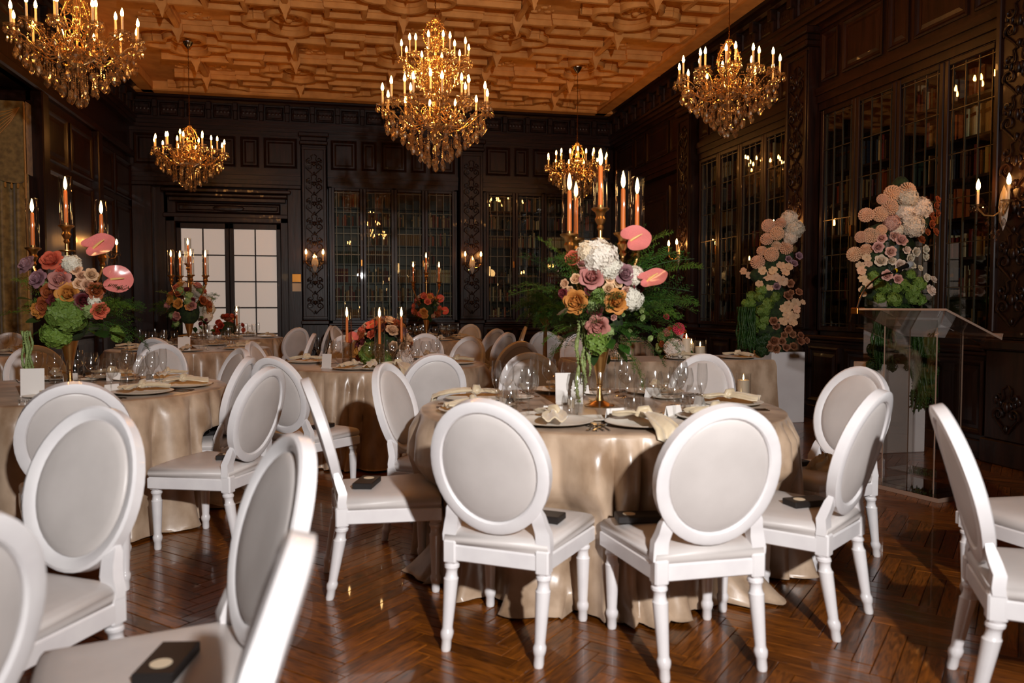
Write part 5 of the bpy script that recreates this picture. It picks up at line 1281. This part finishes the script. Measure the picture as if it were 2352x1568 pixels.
chandelier(3.66, 12.2, 3.40, 'crystal chandelier in the far corner, behind the tall candle of the main table')
chandelier(3.68, 7.2, 3.40, 'crystal chandelier on the right, before the bookcases')
chandelier(-2.12, 7.3, 3.42, 'large crystal chandelier cut off at the upper left corner')
chandelier(.84, 7.2, 2.98, 'two-tiered crystal chandelier in the middle of the room', True)
# ------------------------------------------------------------------ wall sconces
def sconce(x, y, rz, label):
    s = empty('wall_sconce', (x, y, 2.05), rz); tag(s, label, 'sconce', 'two-armed crystal wall sconces')     # local -y points into the room
    MB().lathe([(.001, -.02), (.05, -.016), (.06, 0)], 14, Matrix.Diagonal((1, 1, 1, 1)) @ Rx(pi/2) @ Matrix.Diagonal((1, 1.6, 1, 1))).obj('backplate', M['darkgold'], s)
    cr = MB().add([(0,-.03,.17),(.035,-.03,.10),(.055,-.03,0),(.035,-.03,-.12),(0,-.03,-.19),(-.035,-.03,-.12),(-.055,-.03,0),(-.035,-.03,.10),(0,-.055,.06),(0,-.055,-.06),(0,-.02,0)],
                  [(0,8,1),(1,8,2),(2,8,9),(2,9,3),(3,9,4),(4,9,5),(5,9,6),(6,9,8),(6,8,7),(7,8,0)]); cr.obj('crystal_plate', M['mirror'], s, smooth=False)
    for sx in (-1, 1):
        P = [(0, -.03, -.02), (sx*.05, -.07, -.07), (sx*.1, -.11, -.06), (sx*.15, -.13, .0)]
        MB().tube([Vector(P[0]).lerp(Vector(P[1]), t) for t in (0, .5)]+[Vector(p) for p in P[1:]], .007, 7).obj('arm', M['cgold'], s)
        b = ob('bobeche', BOB, s, (sx*.15, -.13, .02)); 
        for k in range(5):
            a = 2*pi*k/5; ob('crystal_drop', DROPC, b, (.05*cos(a), .05*sin(a), -.005), None, .8)
        ob('candle_sleeve', SLEEVE, s, (sx*.15, -.13, .02)); ob('bulb', BULB, s, (sx*.15, -.13, .146), None, 1.25)
    for k, (x_, z_) in enumerate(((-.08, -.1), (.08, -.1), (-.03, -.18), (.03, -.18), (0, -.22))):
        ob('bead_strand', STRC, s, (x_, -.1, z_+.06)); ob('crystal_drop', DROPC, s, (x_, -.1, z_), None, 1.0)
M['mirror'] = mat('bevelled_crystal', lin(214, 206, 196), rough=.08, metal=.35, spec=1.0)
STRC = MB()
for k_ in range(4): octa(STRC, (0, 0, -.018*(k_+.5)), .0075, .0095)
STRC = STRC.mesh('bead_strand', M['crystal'], smooth=False)
sconce(-.47, Y1-.19, 0, 'crystal wall sconce beside the glazed door')
sconce(2.43, Y1-.19, 0, 'crystal wall sconce between the two far bookcases')
sconce(X1-.19, 5.34, -pi/2, 'crystal wall sconce near the right picture edge above the lectern')
sconce(X1-.19, 8.42, -pi/2, 'crystal wall sconce behind the top of the left flower tower')
sconce(X1-.19, 11.5, -pi/2, 'crystal wall sconce on the right wall behind the fern fronds')
sconce(X0+.12, 13.05, pi/2, 'crystal wall sconce on the left wall beside the tall left bouquet')
# ------------------------------------------------------------------ acrylic lectern and microphone
M['edge'] = mat('painted_edge_light', lin(158, 130, 112), rough=.15)  # added tan strips: light piped to the acrylic edges, put in as colour
lx, ly = rm(5.46, 2.82); la = atan2(.437*SS+.9*CC, .437*CC-.9*SS)     # azimuth of the speaker side
lec = empty('lectern', (lx, ly, 0), -la); tag(lec, 'clear acrylic lectern with a sloping top on the right', 'lectern')
MB().bbox((-.30, -.22, 0), (.30, .22, .03), .004).obj('base', M['acrylic'], lec, smooth=False)
for s in (-1, 1): MB().bbox((s*.2-.007, -.13, .03), (s*.2+.007, .13, 1.13), .002).obj('side_panel', M['acrylic'], lec, smooth=False)
MB().bbox((-.193, -.13, .03), (.193, -.116, 1.18), .002).obj('front_panel', M['acrylic'], lec, smooth=False)
MB().bbox((-.193, -.1, .12), (.193, .13, .132), .002).obj('shelf', M['acrylic'], lec, smooth=False)
sl = radians(-19); TM = T(0, -.05, 1.165) @ Rx(sl)
MB().bbox((-.36, -.24, 0), (.36, .36, .014), .003, TM).obj('reading_top', M['acrylic'], lec, smooth=False)
MB().bbox((-.36, .345, .014), (.36, .36, .045), .003, TM).obj('lip', M['acrylic'], lec, smooth=False)
for s in (-1, 1): MB().bbox((s*.353-.007, -.24, -.09), (s*.353+.007, .2, 0), .002, TM).obj('top_cheek', M['acrylic'], lec, smooth=False)
for s in (-1, 1):
    for y_ in (-.132, .128): MB().box((s*.2-.0035, y_, .03), (s*.2+.0035, y_+.004, 1.13)).obj('edge_light_strip', M['edge'], lec, smooth=False)
MB().box((-.36, -.2425, 0), (.36, -.2385, .014), TM).obj('edge_light_strip', M['edge'], lec, smooth=False)
MB().box((-.36, .3585, 0), (.36, .3625, .045), TM).obj('edge_light_strip', M['edge'], lec, smooth=False)
for s in (-1, 1): MB().box((s*.3605-.002, -.24, 0), (s*.3605+.002, .36, .014), TM).obj('edge_light_strip', M['edge'], lec, smooth=False)
for (a_, b_) in (((-.302, -.222, .001), (.302, -.219, .029)), ((-.302, .219, .001), (.302, .222, .029)), ((-.3025, -.22, .001), (-.2995, .22, .029)), ((.2995, -.22, .001), (.3025, .22, .029))): MB().box(a_, b_).obj('edge_light_strip', M['edge'], lec, smooth=False)
mic = empty('microphone', (lx, ly, 0), -la); tag(mic, 'black microphone on a chrome gooseneck clipped to the lectern', 'microphone')
m0 = Vector((-.33, -.26, 1.255))
P = [m0, m0+Vector((.0, .06, .12)), m0+Vector((.0, .18, .21)), m0+Vector((.0, .30, .25)), m0+Vector((.0, .42, .265))]
Q = []
for i in range(len(P)-1):
    for t in (0, .25, .5, .75): 
        a, b = P[i], P[i+1]; p0 = P[max(i-1, 0)]; p3 = P[min(i+2, len(P)-1)]
        Q.append(.5*((2*a)+(b-p0)*t+(2*p0-5*a+4*b-p3)*t*t+(3*a-p0-3*b+p3)*t**3))
Q.append(P[-1])
MB().bbox((m0.x-.03, m0.y-.03, 1.215), (m0.x+.03, m0.y+.05, 1.26), .004).obj('clip', M['darkgold'], mic, smooth=False)
MB().tube(Q, .007, 8).obj('gooseneck', M['chrome'], mic)
e = P[-1]; dv = Vector((-.02, .95, .30)).normalized(); FM = Matrix.Translation(e-dv*.08+Vector((0, 0, .02))) @ frame_to(dv)
MB().lathe([(.001, 0), (.011, .002), (.0125, .03), (.014, .06), (.016, .16), (.019, .175)], 14, FM).obj('handle', M['plain_black'], mic)
MB().lathe([(.0145, .035), (.0155, .037), (.0155, .05), (.0145, .052)], 14, FM, cap=False).obj('band', M['yellow'], mic)
MB().lathe([(.019, .175), (.025, .185), (.026, .2), (.022, .222), (.012, .236), (.001, .24)], 14, FM, cap=False).obj('head_foam', M['foam'], mic)
MB().tube([e, e+Vector((0, .02, .012))], .014, 8).obj('mic_clip', M['plain_black'], mic)
# ------------------------------------------------------------------ curtain and swagged valance in the alcove
def curtain(u0, u1, z0, z1, n, amp, y, label, gather=0.0):
    mb = MB(); rings = []
    for j in range(15):
        t = j/14; z = z1-(z1-z0)*t; ring = []
        k = 1-gather*sin(pi*min(1, t*1.15))**2
        for i in range(91):
            s = i/90; uu = u1+(u0-u1)*s*k if gather > 0 else u0+(u1-u0)*s
            ring.append((uu, y+amp*cos(n*2*pi*s+.5*sin(3*t))*(1 if t > .05 else .6), z))
        rings.append(ring+[(a, b+.012, c) for a, b, c in ring[::-1]])
    mb.loft(rings); o = mb.obj('curtain', M['drape'], None, ang=70); tag(o, label, 'curtain'); return o
curtain(-5.6, X0-.06, .03, 3.35, 11, .05, YA-.16, 'long gold-brown curtain hanging in the left alcove')
va = empty('valance', (0, YA-.24, 0)); tag(va, 'gold brocade valance with swagged cords above the left curtain', 'valance')
mb = MB(); n = 60; top = 3.68; x0, x1 = -5.4, X0-.03
def hem(u): s = (u-x0)/(x1-x0); return 2.88-.16*abs(sin(pi*s*2.5+.6))**.8
A_ = [(x0+(x1-x0)*i/n, 0, top) for i in range(n+1)]+[(x0+(x1-x0)*i/n, 0, hem(x0+(x1-x0)*i/n)) for i in range(n, -1, -1)]
for i in range(n):
    a, b = x0+(x1-x0)*i/n, x0+(x1-x0)*(i+1)/n
    mb.add([(a, 0, top), (b, 0, top), (b, 0, hem(b)), (a, 0, hem(a)), (a, .02, top), (b, .02, top), (b, .02, hem(b)), (a, .02, hem(a))], [(0,3,2,1),(4,5,6,7),(0,1,5,4),(3,7,6,2)])
mb.box((x1-.012, 0, 2.83), (x1, .2, top)); mb.obj('valance_cloth', M['drape'], va, smooth=False)
M['cordgold'] = mat('gold_cord', lin(176, 126, 58), rough=.5)
for k in range(6):
    P = []
    for i in range(13):
        t = i/12; P.append((x1-.06-1.15*t, -.015, top-.08-(.18+.13*k)*sin(pi*t*.5)**.8))
    MB().tube(P, .008, 6).obj('swag_cord', M['cordgold'], va)
for i in range(26):
    u = x0+(x1-x0)*(i+.5)/26; MB().lathe([(.001, -.07), (.012, -.06), (.014, -.02), (.004, 0)], 6, T(u, 0, hem(u)), cap=False).obj('tassel', M['cordgold'], va)
MB().tube([(x1-.012, -.02, top-.02), (x1-.012, -.02, 1.2)], .012, 6).obj('side_cord', M['cordgold'], va)
# crumpled cloth on the seat before the right plinth
cr = MB(); rr_ = random.Random(4); rings = []
for j in range(10):
    rings.append([((.09*j/9)*cos(2*pi*i/26)*(1+.25*sin(3*i+j)), (.07*j/9)*sin(2*pi*i/26)*(1+.2*cos(2*i+j)), .055*(1-(j/9)**2)+.016*sin(i*1.9+j*1.3)+.012) for i in range(26)])
rings[-1] = [(x, y, .002) for x, y, z in rings[-1]]
cr.loft(rings, cap=True); cx_, cy_, ca_ = PLACED[3]
o = cr.obj('napkin', M['napkin'], None, ang=80, loc=(cx_-.08*cos(ca_), cy_+.08*sin(ca_), .453)); tag(o, 'crumpled grey-beige napkin on the seat before the right plinth', 'napkin')
